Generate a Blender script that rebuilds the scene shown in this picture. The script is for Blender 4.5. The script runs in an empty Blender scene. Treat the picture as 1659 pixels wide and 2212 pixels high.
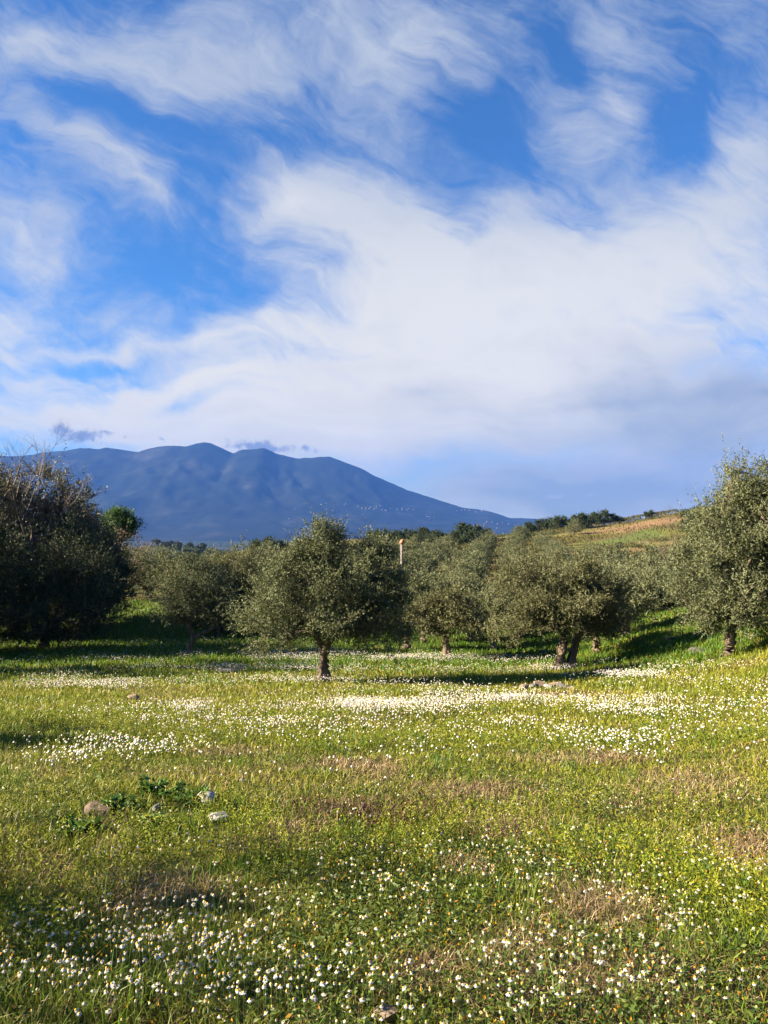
import bpy, math, numpy as np
from math import radians, sin, cos, pi, exp
R0 = np.random.default_rng(7)
scene = bpy.context.scene
col = scene.collection
EYE = 1.65
FPX = 769.0
HOR = 519.0
S2 = 768/1659.0            # photo measured on a 1659x2212 sheet
EXPO = 2.4

# ------------------------------------------------------------------ helpers
def tag(o, label=None, cat=None, group=None, kind=None):
    if label: o['label'] = label
    if cat: o['category'] = cat
    if group: o['group'] = group
    if kind: o['kind'] = kind
    return o

def link(o, parent=None):
    col.objects.link(o)
    if parent is not None: o.parent = parent
    return o

def empty(name, loc=(0,0,0), rz=0.0, sc=1.0):
    o = bpy.data.objects.new(name, None)
    o.empty_display_size = 0.2
    o.location = loc; o.rotation_euler = (0,0,rz)
    o.scale = (sc,sc,sc) if np.isscalar(sc) else sc
    return link(o)

def mesh_np(name, V, faces, mat=None, attrs=None, smooth=False):
    """faces: list of (m,k) int arrays"""
    me = bpy.data.meshes.new(name)
    V = np.ascontiguousarray(V, dtype=np.float32)
    me.vertices.add(len(V)); me.vertices.foreach_set('co', V.ravel())
    idx = np.concatenate([np.asarray(f, dtype=np.int32).ravel() for f in faces])
    tot = np.concatenate([np.full(len(f), f.shape[1], dtype=np.int32) for f in faces])
    st = np.concatenate([[0], np.cumsum(tot)[:-1]]).astype(np.int32)
    me.loops.add(len(idx)); me.loops.foreach_set('vertex_index', idx)
    me.polygons.add(len(tot)); me.polygons.foreach_set('loop_start', st); me.polygons.foreach_set('loop_total', tot)
    if smooth: me.polygons.foreach_set('use_smooth', np.ones(len(tot), dtype=bool))
    if attrs:
        for k, a in attrs.items():
            at = me.attributes.new(k, 'FLOAT', 'POINT')
            at.data.foreach_set('value', np.ascontiguousarray(a, dtype=np.float32))
    me.update(calc_edges=True)
    if mat: me.materials.append(mat)
    return me

def obj(name, me, parent=None, loc=None):
    o = bpy.data.objects.new(name, me)
    if loc is not None: o.location = loc
    return link(o, parent)

def copy_tree(root, loc, rz=0.0, sc=1.0):
    r = root.copy(); col.objects.link(r)
    r.location = loc; r.rotation_euler = (0,0,rz); r.scale = (sc,sc,sc) if np.isscalar(sc) else sc
    for ch in list(root.children):
        c = ch.copy(); col.objects.link(c); c.parent = r
    return r

def norm(v):
    return v/np.maximum(np.linalg.norm(v, axis=-1, keepdims=True), 1e-9)

def sstep(a, b, x):
    t = np.clip((x-a)/(b-a), 0, 1); return t*t*(3-2*t)

def vnoise(x, y, seed=0):
    xi = np.floor(x).astype(np.int64); yi = np.floor(y).astype(np.int64)
    fx = x-xi; fy = y-yi
    def h(a, b):
        n = (a*374761393 + b*668265263 + seed*1442695041) & 0x7fffffff
        n = ((n ^ (n >> 13))*1274126177) & 0x7fffffff
        n = (n ^ (n >> 16)) & 0xffff
        return n/65535.0
    ux = fx*fx*(3-2*fx); uy = fy*fy*(3-2*fy)
    return (h(xi,yi)*(1-ux)+h(xi+1,yi)*ux)*(1-uy)+(h(xi,yi+1)*(1-ux)+h(xi+1,yi+1)*ux)*uy

def fbm(x, y, o=4, seed=0):
    s = 0; a = 0.5; t = 0
    for i in range(o):
        s = s+a*vnoise(x*2**i+17.3*i, y*2**i-9.1*i, seed+i*13); t += a; a *= .5
    return s/t

def pchip(xs, ys, x):
    xs = np.array(xs, float); ys = np.array(ys, float)
    h = np.diff(xs); d = np.diff(ys)/h
    m = np.zeros(len(xs)); m[0] = d[0]; m[-1] = d[-1]
    for i in range(1, len(xs)-1):
        if d[i-1]*d[i] > 0:
            w1 = 2*h[i]+h[i-1]; w2 = h[i]+2*h[i-1]
            m[i] = (w1+w2)/(w1/d[i-1]+w2/d[i])
    x = np.clip(x, xs[0], xs[-1])
    i = np.clip(np.searchsorted(xs, x)-1, 0, len(xs)-2)
    t = (x-xs[i])/h[i]
    return ((1+2*t)*(1-t)**2*ys[i]+t*(1-t)**2*h[i]*m[i]+t*t*(3-2*t)*ys[i+1]+t*t*(t-1)*h[i]*m[i+1])

# ------------------------------------------------------------------ terrain
_py = np.linspace(-80, 60, 1401)
_pz = pchip([-80,-30,-8,0,2.5,6,12,17,22,26,30,36,46,60], [0.6,-0.2,-1.15,-1.5,-1.7,-2.25,-3.2,-3.95,-4.65,-5.08,-5.42,-5.78,-6.1,-6.1], _py)
CRD = 222.0
_hy = np.linspace(40, 240, 801)
_hz = pchip([40,46,60,80,110,140,240],[-6.0,-6.5,-7.7,-8.5,-8.6,-7.9,-7.9], _hy)
_hz2 = pchip([40,46,60,75,110,140,240],[-5.9,-6.05,-6.15,-7.2,-9.0,-10.5,-12],_hy)
CR_X = np.array([-400,0,120,200,259,370,430,491,523,560,602,648,685,768,1000])
CR_D = np.array([60,60,52,40,26,20,19,18,14,8,3,-4,-10,-20,-24.])
def H(x, y, micro=False):
    x = np.asarray(x, float); y = np.asarray(y, float)
    z = np.interp(y, _py, _pz)
    u = np.maximum(x-4.2, 0)
    lift = np.where(u < 5, .030*u*u, .75+.26*(np.minimum(u, 26)-5))
    z = z+lift*(1-.8*sstep(32, 75, y))
    t = x/np.maximum(y, 5.0)
    dc = np.interp(384+769*t, CR_X, CR_D)
    zc = -dc*CRD/769
    s = np.clip((y-140)/(CRD-140), 0, 1)
    zl = np.interp(y, _hy, _hz); zl = zl+(np.interp(y, _hy, _hz2)-zl)*(1-sstep(-.19, -.08, t))
    zh = zl+(zc-zl)*s**1.15
    w = sstep(36, 56, y)
    zb = zc-.13*np.maximum(y-CRD, 0)
    zfar = -165.0
    zb = np.maximum(zb, zfar+0*zb)
    zh = np.where(y > CRD, zb, zh)
    # a low hill far beyond the grove
    zh = zh+62*np.exp(-((x+230)/150)**2-((y-800)/110)**2)+45*np.exp(-((x+60)/130)**2-((y-980)/110)**2)*.55
    z = z*(1-w)+zh*w
    if micro:
        f = 1-sstep(30, 60, np.hypot(x, y))
        z = z+f*(.10*(fbm(x*.45, y*.45, 3, 5)-.5)+.05*(fbm(x*1.7, y*1.7, 2, 9)-.5))
        g = sstep(40, 70, y)*(1-sstep(300, 600, y))*1.2
        z = z+g*.9*(fbm(x*.09, y*.09, 3, 21)-.5)
    return z+EYE

def ray(X, Y):
    x = np.asarray(X, float)*S2; y = np.asarray(Y, float)*S2
    return (x-384)/FPX, (HOR-y)/FPX

def hit(X, Y, lo=1.2, hi=60.):
    """where the sight line through a photo point meets the ground"""
    u, v = ray(X, Y); u = np.atleast_1d(u); v = np.atleast_1d(v)
    a = np.full(u.shape, lo); b = np.full(u.shape, hi)
    for _ in range(26):
        m = .5*(a+b)
        above = EYE+v*m > H(u*m, m)
        a = np.where(above, m, a); b = np.where(above, b, m)
    m = .5*(a+b)
    return u*m, m

def at(X, D):
    u, _ = ray(X, 1000)
    x = float(u)*D
    return (x, D, float(H(x, D, True)))

# ------------------------------------------------------------------ materials
def mat(name):
    m = bpy.data.materials.new(name); m.use_nodes = True
    nt = m.node_tree
    for n in list(nt.nodes): nt.nodes.remove(n)
    return m, nt, nt.nodes, nt.links

def nd(nt, t, **kw):
    n = nt.nodes.new(t)
    for k, v in kw.items():
        if k.startswith('_'):
            setattr(n, k[1:], v)
        else:
            n.inputs[k.replace('__', ' ')].default_value = v
    return n

def ramp(nt, stops, interp='LINEAR'):
    r = nt.nodes.new('ShaderNodeValToRGB'); cr = r.color_ramp; cr.interpolation = interp
    while len(cr.elements) > 1: cr.elements.remove(cr.elements[-1])
    for i, (p, c) in enumerate(stops):
        e = cr.elements[0] if i == 0 else cr.elements.new(p)
        e.position = p; e.color = (*c, 1) if len(c) == 3 else c
    return r

def mixc(nt, fac, a, b, mode='MIX'):
    m = nt.nodes.new('ShaderNodeMix'); m.data_type = 'RGBA'; m.blend_type = mode
    for s, v in ((0, fac), (6, a), (7, b)):
        if hasattr(v, 'is_output'): nt.links.new(v, m.inputs[s])
        elif s == 0: m.inputs[0].default_value = v
        else: m.inputs[s].default_value = (*v, 1)
    return m.outputs[2]

def leaf_mat(name, stops, back=None, trans=.35, rough=.55, spec=.25, noise_scale=.5, patch=None):
    """thin leaf: colour from per-leaf tint; optional paler underside; some light passes through"""
    m, nt, N, L = mat(name)
    out = N.new('ShaderNodeOutputMaterial')
    at_ = nd(nt, 'ShaderNodeAttribute', _attribute_name='tint')
    r = ramp(nt, stops); L.new(at_.outputs['Fac'], r.inputs[0])
    c = r.outputs[0]
    if patch:
        g = N.new('ShaderNodeNewGeometry')
        no = nd(nt, 'ShaderNodeTexNoise', Scale=noise_scale, Detail=3.0); L.new(g.outputs['Position'], no.inputs['Vector'])
        rr = ramp(nt, [(.38, (0,0,0)), (.62, (1,1,1))]); L.new(no.outputs[0], rr.inputs[0])
        c = mixc(nt, rr.outputs[0], c, mixc(nt, .6, c, patch))
    if back:
        g2 = N.new('ShaderNodeNewGeometry')
        c = mixc(nt, g2.outputs['Backfacing'], c, mixc(nt, .7, c, back))
    b = nd(nt, 'ShaderNodeBsdfPrincipled', Roughness=rough)
    b.inputs['Specular IOR Level'].default_value = spec
    L.new(c, b.inputs['Base Color'])
    t = N.new('ShaderNodeBsdfTranslucent')
    tc = mixc(nt, .5, c, (.16,.2,.03)); L.new(tc, t.inputs['Color'])
    mx = N.new('ShaderNodeMixShader'); mx.inputs[0].default_value = trans
    L.new(b.outputs[0], mx.inputs[1]); L.new(t.outputs[0], mx.inputs[2])
    L.new(mx.outputs[0], out.inputs['Surface'])
    return m

def simple_mat(name, c1, c2, scale=6, rough=.85, bump=.3, detail=5, stretch=None):
    m, nt, N, L = mat(name)
    out = N.new('ShaderNodeOutputMaterial')
    tc = N.new('ShaderNodeTexCoord'); mp = N.new('ShaderNodeMapping')
    if stretch: mp.inputs['Scale'].default_value = stretch
    L.new(tc.outputs['Object'], mp.inputs['Vector'])
    no = nd(nt, 'ShaderNodeTexNoise', Scale=scale, Detail=float(detail), Roughness=.65); L.new(mp.outputs[0], no.inputs['Vector'])
    r = ramp(nt, [(.32, c1), (.68, c2)]); L.new(no.outputs[0], r.inputs[0])
    b = nd(nt, 'ShaderNodeBsdfPrincipled', Roughness=rough); b.inputs['Specular IOR Level'].default_value = .2
    L.new(r.outputs[0], b.inputs['Base Color'])
    if bump:
        bp = nd(nt, 'ShaderNodeBump', Strength=bump, Distance=.03); L.new(no.outputs[0], bp.inputs['Height']); L.new(bp.outputs[0], b.inputs['Normal'])
    L.new(b.outputs[0], out.inputs['Surface'])
    return m

M_olive = leaf_mat('olive_leaf', [(0,(.036,.042,.015)),(.45,(.086,.092,.033)),(.85,(.13,.137,.056)),(1,(.18,.188,.10))], back=(.15,.165,.095), trans=.12, rough=.6, spec=.14)
M_olive_gold = leaf_mat('olive_leaf_warm', [(0,(.042,.042,.016)),(.5,(.100,.098,.035)),(1,(.165,.165,.08))], back=(.14,.14,.075), trans=.14, rough=.6, spec=.14)
M_shade_dark = leaf_mat('shade_darkened_leaf', [(0,(.008,.0125,.005)),(.6,(.024,.033,.0125)),(1,(.065,.08,.034))], back=(.045,.055,.033), trans=.07, rough=.6, spec=.12)  # dark foliage, with the shade of the bank and grove gap put into its colours
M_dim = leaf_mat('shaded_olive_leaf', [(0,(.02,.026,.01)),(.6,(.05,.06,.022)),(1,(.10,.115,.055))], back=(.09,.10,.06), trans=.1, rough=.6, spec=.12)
M_oak = leaf_mat('holm_oak_leaf', [(0,(.014,.024,.009)),(.6,(.034,.05,.018)),(1,(.07,.09,.032))], trans=.10, rough=.55, spec=.2)
M_pine = leaf_mat('pine_needle', [(0,(.014,.045,.009)),(.6,(.038,.10,.018)),(1,(.075,.16,.03))], trans=.2)
M_brush = leaf_mat('brown_twig', [(0,(.05,.036,.027)),(.6,(.09,.066,.05)),(1,(.14,.105,.08))], trans=.05)
M_pink = leaf_mat('russet_twig', [(0,(.12,.065,.05)),(.6,(.20,.11,.08)),(1,(.28,.17,.13))], trans=.05)
M_willow = leaf_mat('grey_brown_leaf', [(0,(.042,.034,.018)),(.5,(.09,.074,.043)),(1,(.15,.13,.08))], back=(.09,.085,.06), trans=.1)
M_bark = simple_mat('olive_bark', (.04,.03,.022), (.21,.155,.105), scale=9, bump=.9, stretch=(1,1,.3))
M_bark_pale = simple_mat('pale_bark', (.10,.075,.055), (.27,.22,.17), scale=9, bump=.8, stretch=(1,1,.3))
M_rock = simple_mat('white_limestone', (.22,.20,.17), (.52,.49,.43), scale=7, bump=.6)
M_rock_tan = simple_mat('tan_stone', (.13,.092,.06), (.30,.225,.155), scale=9, bump=.6)
M_rock_dark = simple_mat('dark_stone', (.045,.04,.035), (.15,.13,.11), scale=9, bump=.6)
M_rock_brown = simple_mat('brown_stone', (.07,.05,.036), (.18,.13,.095), scale=9, bump=.6)
M_rock_grey = simple_mat('grey_stone', (.08,.072,.06), (.22,.20,.17), scale=9, bump=.6)
GR = [(0,(.020,.046,.004)),(.3,(.068,.118,.007)),(.6,(.150,.192,.010)),(.85,(.24,.24,.016)),(1,(.33,.28,.05))]
M_grass = leaf_mat('grass_blade', GR, trans=.30, rough=.5, spec=.25, noise_scale=.55, patch=(.27,.235,.024))
M_lush = leaf_mat('tall_grass_blade', [(0,(.03,.08,.007)),(.6,(.075,.165,.013)),(1,(.16,.24,.03))], trans=.42, rough=.5, spec=.2)
M_scrub = leaf_mat('rough_slope_grass', [(0,(.035,.042,.013)),(.4,(.06,.058,.02)),(.75,(.10,.076,.033)),(1,(.17,.12,.06))], trans=.2, rough=.7, spec=.1)
M_dry = leaf_mat('dry_grass_blade', [(0,(.10,.065,.034)),(.5,(.25,.175,.095)),(1,(.46,.35,.21))], trans=.25, rough=.7, spec=.1)
M_cover = leaf_mat('broad_leaf', [(0,(.016,.038,.007)),(.45,(.06,.10,.014)),(.86,(.15,.17,.024)),(.93,(.26,.22,.03)),(1,(.34,.16,.02))], trans=.3, rough=.45, spec=.35)
M_nettle = leaf_mat('dark_weed_leaf', [(0,(.022,.06,.010)),(.6,(.05,.125,.018)),(1,(.095,.18,.032))], trans=.25, rough=.45)
M_stalk = leaf_mat('yellow_green_stalk', [(0,(.085,.13,.009)),(.5,(.17,.21,.012)),(1,(.32,.30,.02))], trans=.4)
M_dead = leaf_mat('dead_weed', [(0,(.05,.022,.014)),(1,(.15,.075,.045))], trans=.1)
M_petal = leaf_mat('daisy_petal', [(0,(.50,.52,.56)),(1,(.70,.72,.77))], trans=.35, rough=.6, spec=.2)
def flat(name, c, rough=.7):
    m, nt, N, L = mat(name)
    out = N.new('ShaderNodeOutputMaterial'); b = nd(nt, 'ShaderNodeBsdfPrincipled', Roughness=rough)
    no = nd(nt, 'ShaderNodeTexNoise', Scale=40.0); tc = N.new('ShaderNodeTexCoord'); L.new(tc.outputs['Object'], no.inputs['Vector'])
    c2 = tuple(min(1, k*1.25) for k in c); c1 = tuple(k*.8 for k in c)
    r = ramp(nt, [(.3, c1), (.7, c2)]); L.new(no.outputs[0], r.inputs[0]); L.new(r.outputs[0], b.inputs['Base Color'])
    L.new(b.outputs[0], out.inputs['Surface']); return m
M_disc = flat('daisy_centre', (.62,.36,.02))
M_stem = flat('green_stem', (.08,.13,.02))
M_house = flat('white_render', (.33,.31,.28)); M_tile = flat('terracotta_tile', (.48,.16,.07)); M_post = flat('pale_masonry', (.17,.14,.115))
M_metal = flat('grey_mast_metal', (.3,.3,.32))

# ------------------------------------------------------------------ ground
def ground_material():
    m, nt, N, L = mat('meadow_ground')
    out = N.new('ShaderNodeOutputMaterial')
    g = N.new('ShaderNodeNewGeometry'); P = g.outputs['Position']
    sp = N.new('ShaderNodeSeparateXYZ'); L.new(P, sp.inputs[0])
    def noise(scale, detail=5, rough=.6):
        n = nd(nt, 'ShaderNodeTexNoise', Scale=scale, Detail=float(detail), Roughness=rough); L.new(P, n.inputs['Vector']); return n.outputs[0]
    def R(src, stops):
        r = ramp(nt, stops); L.new(src, r.inputs[0]); return r.outputs[0]
    def mr(src, a, b):
        n = nd(nt, 'ShaderNodeMapRange'); n.inputs[1].default_value = a; n.inputs[2].default_value = b; L.new(src, n.inputs[0]); n.clamp = True; return n.outputs[0]
    def math_(op, a, b):
        n = nd(nt, 'ShaderNodeMath', _operation=op)
        for i, v in enumerate((a, b)):
            if hasattr(v, 'is_output'): L.new(v, n.inputs[i])
            else: n.inputs[i].default_value = v
        return n.outputs[0]
    n1 = noise(9.0); n2 = noise(.6, 4); n3 = noise(.09, 5); n4 = noise(1.6, 6)
    near = R(n1, [(.3,(.035,.028,.014)),(.52,(.085,.075,.024)),(.72,(.17,.135,.065))])
    near = mixc(nt, R(n2, [(.4,(0,0,0)),(.65,(1,1,1))]), near, (.085,.11,.018))
    # hillside: dry grass, green swathes, red earth
    hill = R(n4, [(.3,(.07,.06,.022)),(.5,(.115,.092,.036)),(.7,(.17,.128,.06))])
    hill = mixc(nt, R(n3, [(.45,(0,0,0)),(.6,(1,1,1))]), hill, (.13,.14,.03))
    def blob(c, r, rot, nz=.35):
        mp = N.new('ShaderNodeMapping'); mp.vector_type = 'TEXTURE'
        mp.inputs['Location'].default_value = (c[0], c[1], 0); mp.inputs['Rotation'].default_value = (0,0,rot); mp.inputs['Scale'].default_value = (r[0], r[1], 1e5)
        L.new(P, mp.inputs['Vector'])
        gr = nd(nt, 'ShaderNodeTexGradient', _gradient_type='SPHERICAL'); L.new(mp.outputs[0], gr.inputs[0])
        a = math_('ADD', gr.outputs[1], math_('MULTIPLY', math_('SUBTRACT', n4, .5), nz*2.2))
        return math_('MULTIPLY', mr(a, .05, .65), R(noise(.9, 5), [(.40,(.25,.25,.25)),(.60,(1,1,1))]))
    xx = lambda X, D: ((X*S2-384)/FPX*D, D)
    for (X, D, r, rot, c) in [(X_, D_*1.62, (r_[0]*1.55, r_[1]*1.55), ro_, c_) for (X_, D_, r_, ro_, c_) in [(1360,124,(9.5,9),.2,(.26,.135,.085)),(1440,126,(7,7),0,(.23,.125,.075)),(1265,122,(6,3.5),.1,(.23,.125,.075)),
                              (1330,108,(6,4),.5,(.06,.115,.022)),(1395,112,(5,9),-.5,(.055,.11,.022)),(1240,118,(9,5),.2,(.19,.19,.03)),
                              (1480,112,(6,6),.5,(.17,.17,.03)),(1440,95,(8,7),.5,(.22,.12,.06)),(1050,120,(10,7),0,(.20,.15,.06))]]:
        hill = mixc(nt, blob(xx(X, D), r, rot), hill, c)
    c = mixc(nt, mr(sp.outputs[1], 46, 62), near, hill)
    # valley floor: groves, fields
    nv = nd(nt, 'ShaderNodeTexVoronoi', Scale=.006, _feature='F1'); L.new(P, nv.inputs['Vector'])
    vf = R(nv.outputs['Color'], [(.2,(.011,.019,.007)),(.55,(.018,.026,.010)),(.8,(.032,.036,.015)),(.95,(.09,.085,.045))])
    nvv = noise(.03, 6)
    vf = mixc(nt, R(nvv, [(.45,(0,0,0)),(.55,(1,1,1))]), vf, (.018,.03,.011))
    c = mixc(nt, mr(sp.outputs[1], 180, 420), c, vf)
    b = nd(nt, 'ShaderNodeBsdfPrincipled', Roughness=.95); b.inputs['Specular IOR Level'].default_value = .1
    L.new(c, b.inputs['Base Color'])
    bp = nd(nt, 'ShaderNodeBump', Strength=.7, Distance=.06); L.new(n1, bp.inputs['Height']); L.new(bp.outputs[0], b.inputs['Normal'])
    L.new(b.outputs[0], out.inputs['Surface'])
    return m

def build_ground():
    radii = [0.0]; r = .5
    while r < 60: radii.append(r); r *= 1.028
    while r < 200: radii.append(r); r *= 1.035
    while r < 12400: radii.append(r); r *= 1.09
    radii.append(12400.)
    radii = np.array(radii)
    # finer bearings in front (+Y)
    th = np.concatenate([np.linspace(-50, 50, 361), np.linspace(50, 310, 90)[1:-1]])*pi/180
    RR, TT = np.meshgrid(radii[1:], th, indexing='ij')
    x = RR*np.sin(TT); y = RR*np.cos(TT)
    z = H(x, y, True)
    V = np.concatenate([[[0,0,float(H(0,0,True))]], np.stack([x,y,z],-1).reshape(-1,3)])
    nr, nt = x.shape
    i = np.arange(nr-1)[:,None]; j = np.arange(nt)[None,:]; j2 = (j+1) % nt
    a = 1+i*nt+j; b = 1+i*nt+j2; c = 1+(i+1)*nt+j2; d = 1+(i+1)*nt+j
    q = np.stack([a,d,c,b],-1).reshape(-1,4)
    jj = np.arange(nt)
    t = np.stack([np.zeros(nt,int), 1+jj, 1+(jj+1)%nt],-1)
    o = obj('ground', mesh_np('ground', V, [q, t], ground_material(), smooth=True))
    tag(o, 'sloping spring meadow running down to the olive grove and on to the valley', 'ground', kind='structure')
build_ground()

# ------------------------------------------------------------------ mountain
def build_mountain():
    D0 = 9000.
    px = np.array([-700,-300,0,60,90,120,150,175,200,250,275,300,325,350,375,400,420,440,455,470,490,505,517,530,550,570,585,600,620,640,665,690,710,730,755,780,805,830,855,880,910,940,970,1000,1030,1060,1085,1100,1125,1150,1200,1300])
    py = np.array([1010,992,985,982,978,974,970,967.5,968,967,971,974,967,963,961,963,957,955,957,963,972,978,973,969,968,965,971,979,985,990,987,985,986,993,1002,1012,1024,1036,1047,1057,1067,1077,1087,1096,1099,1105,1113,1119,1119,1120,1121,1121.])
    nx, ny = 620, 130
    xs = np.linspace(-11500, 8200, nx); ys = np.linspace(5600, 11500, ny)
    X, Y = np.meshgrid(xs, ys, indexing='ij')
    T = X/D0
    X22 = (384+769*T)/S2
    ridge = (HOR-np.interp(X22, px, py)*S2)/FPX*D0          # height above the eye at the ridge line
    base = -166.
    wob = 900*(fbm(X/2600, Y/2600, 3, 31)-.5)
    # ridge sits at D0 (further back for the plateau on one side)
    s = np.clip((Y+wob*.6*np.clip(abs(Y-D0)/900,0,1)-5700)/(D0-5700), 0, 1)
    prof = np.where(Y <= D0, .10*s+.90*s**2.3, np.clip(1-(Y-D0)/2400, 0, 1)**.8)
    Z = base+(ridge-base)*prof
    wx = 700*(fbm(X/1900, Y/1300, 3, 61)-.5)
    spur = 1-abs(2*fbm((X+wx)/1700+.3*(Y/1500), Y/3400, 4, 41)-1)
    gull = 1-abs(2*fbm((X+wx)/610+.45*(Y/900), Y/1100, 5, 43)-1)
    env = np.clip(prof, 0, 1)*np.clip(1-prof, 0, 1)*4*np.clip((ridge-base)/1000, .1, 1)
    Z = Z+env*(150*(spur-.72)+80*(gull-.7)+70*(.62-abs(2*fbm(X/300+Y/700, Y/520, 4, 53)-1))+40*(fbm(X/110,Y/160,3,59)-.5))
    Z = Z+np.clip((ridge-base)/1000, .0, 1)*(1-np.clip(abs(Y-D0)/250, 0, 1))*34*(fbm(X/120, Y/120, 3, 47)-.5)
    Z = np.where(Y < 6000, np.minimum(Z, base+(Y-5600)*.06), Z)+EYE
    V = np.stack([X, Y, Z], -1).reshape(-1, 3)
    i = np.arange(nx-1)[:,None]; j = np.arange(ny-1)[None,:]
    a = i*ny+j
    q = np.stack([a, a+ny, a+ny+1, a+1], -1).reshape(-1,4)
    m, nt, N, L = mat('mountain_scrub')
    out = N.new('ShaderNodeOutputMaterial'); g = N.new('ShaderNodeNewGeometry')
    n1 = nd(nt, 'ShaderNodeTexNoise', Scale=.0022, Detail=10.0, Roughness=.7); L.new(g.outputs['Position'], n1.inputs['Vector'])
    r = ramp(nt, [(.35,(.005,.009,.005)),(.52,(.012,.016,.008)),(.66,(.030,.030,.021)),(.82,(.09,.08,.065))]); L.new(n1.outputs[0], r.inputs[0])
    b = nd(nt, 'ShaderNodeBsdfPrincipled', Roughness=.95); b.inputs['Specular IOR Level'].default_value = .05
    L.new(r.outputs[0], b.inputs['Base Color']); L.new(b.outputs[0], out.inputs['Surface'])
    o = obj('mountain', mesh_np('mountain', V, [q], m, smooth=True))
    tag(o, 'long blue mountain ridge rising beyond the valley', 'mountain', kind='structure')
    def surf(X22, Y22):
        u, v = ray(X22, Y22)
        yy = np.linspace(5700, 9000, 400); xx = u*yy
        ix = np.clip(np.searchsorted(xs, xx), 1, nx-1); iy = np.clip(np.searchsorted(ys, yy), 1, ny-1)
        zz = Z[ix, iy]
        k = np.argmax(zz >= EYE+v*yy) if (zz >= EYE+v*yy).any() else 120
        return float(xx[k]), float(yy[k]), float(zz[k])
    return surf
msurf = build_mountain()

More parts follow.
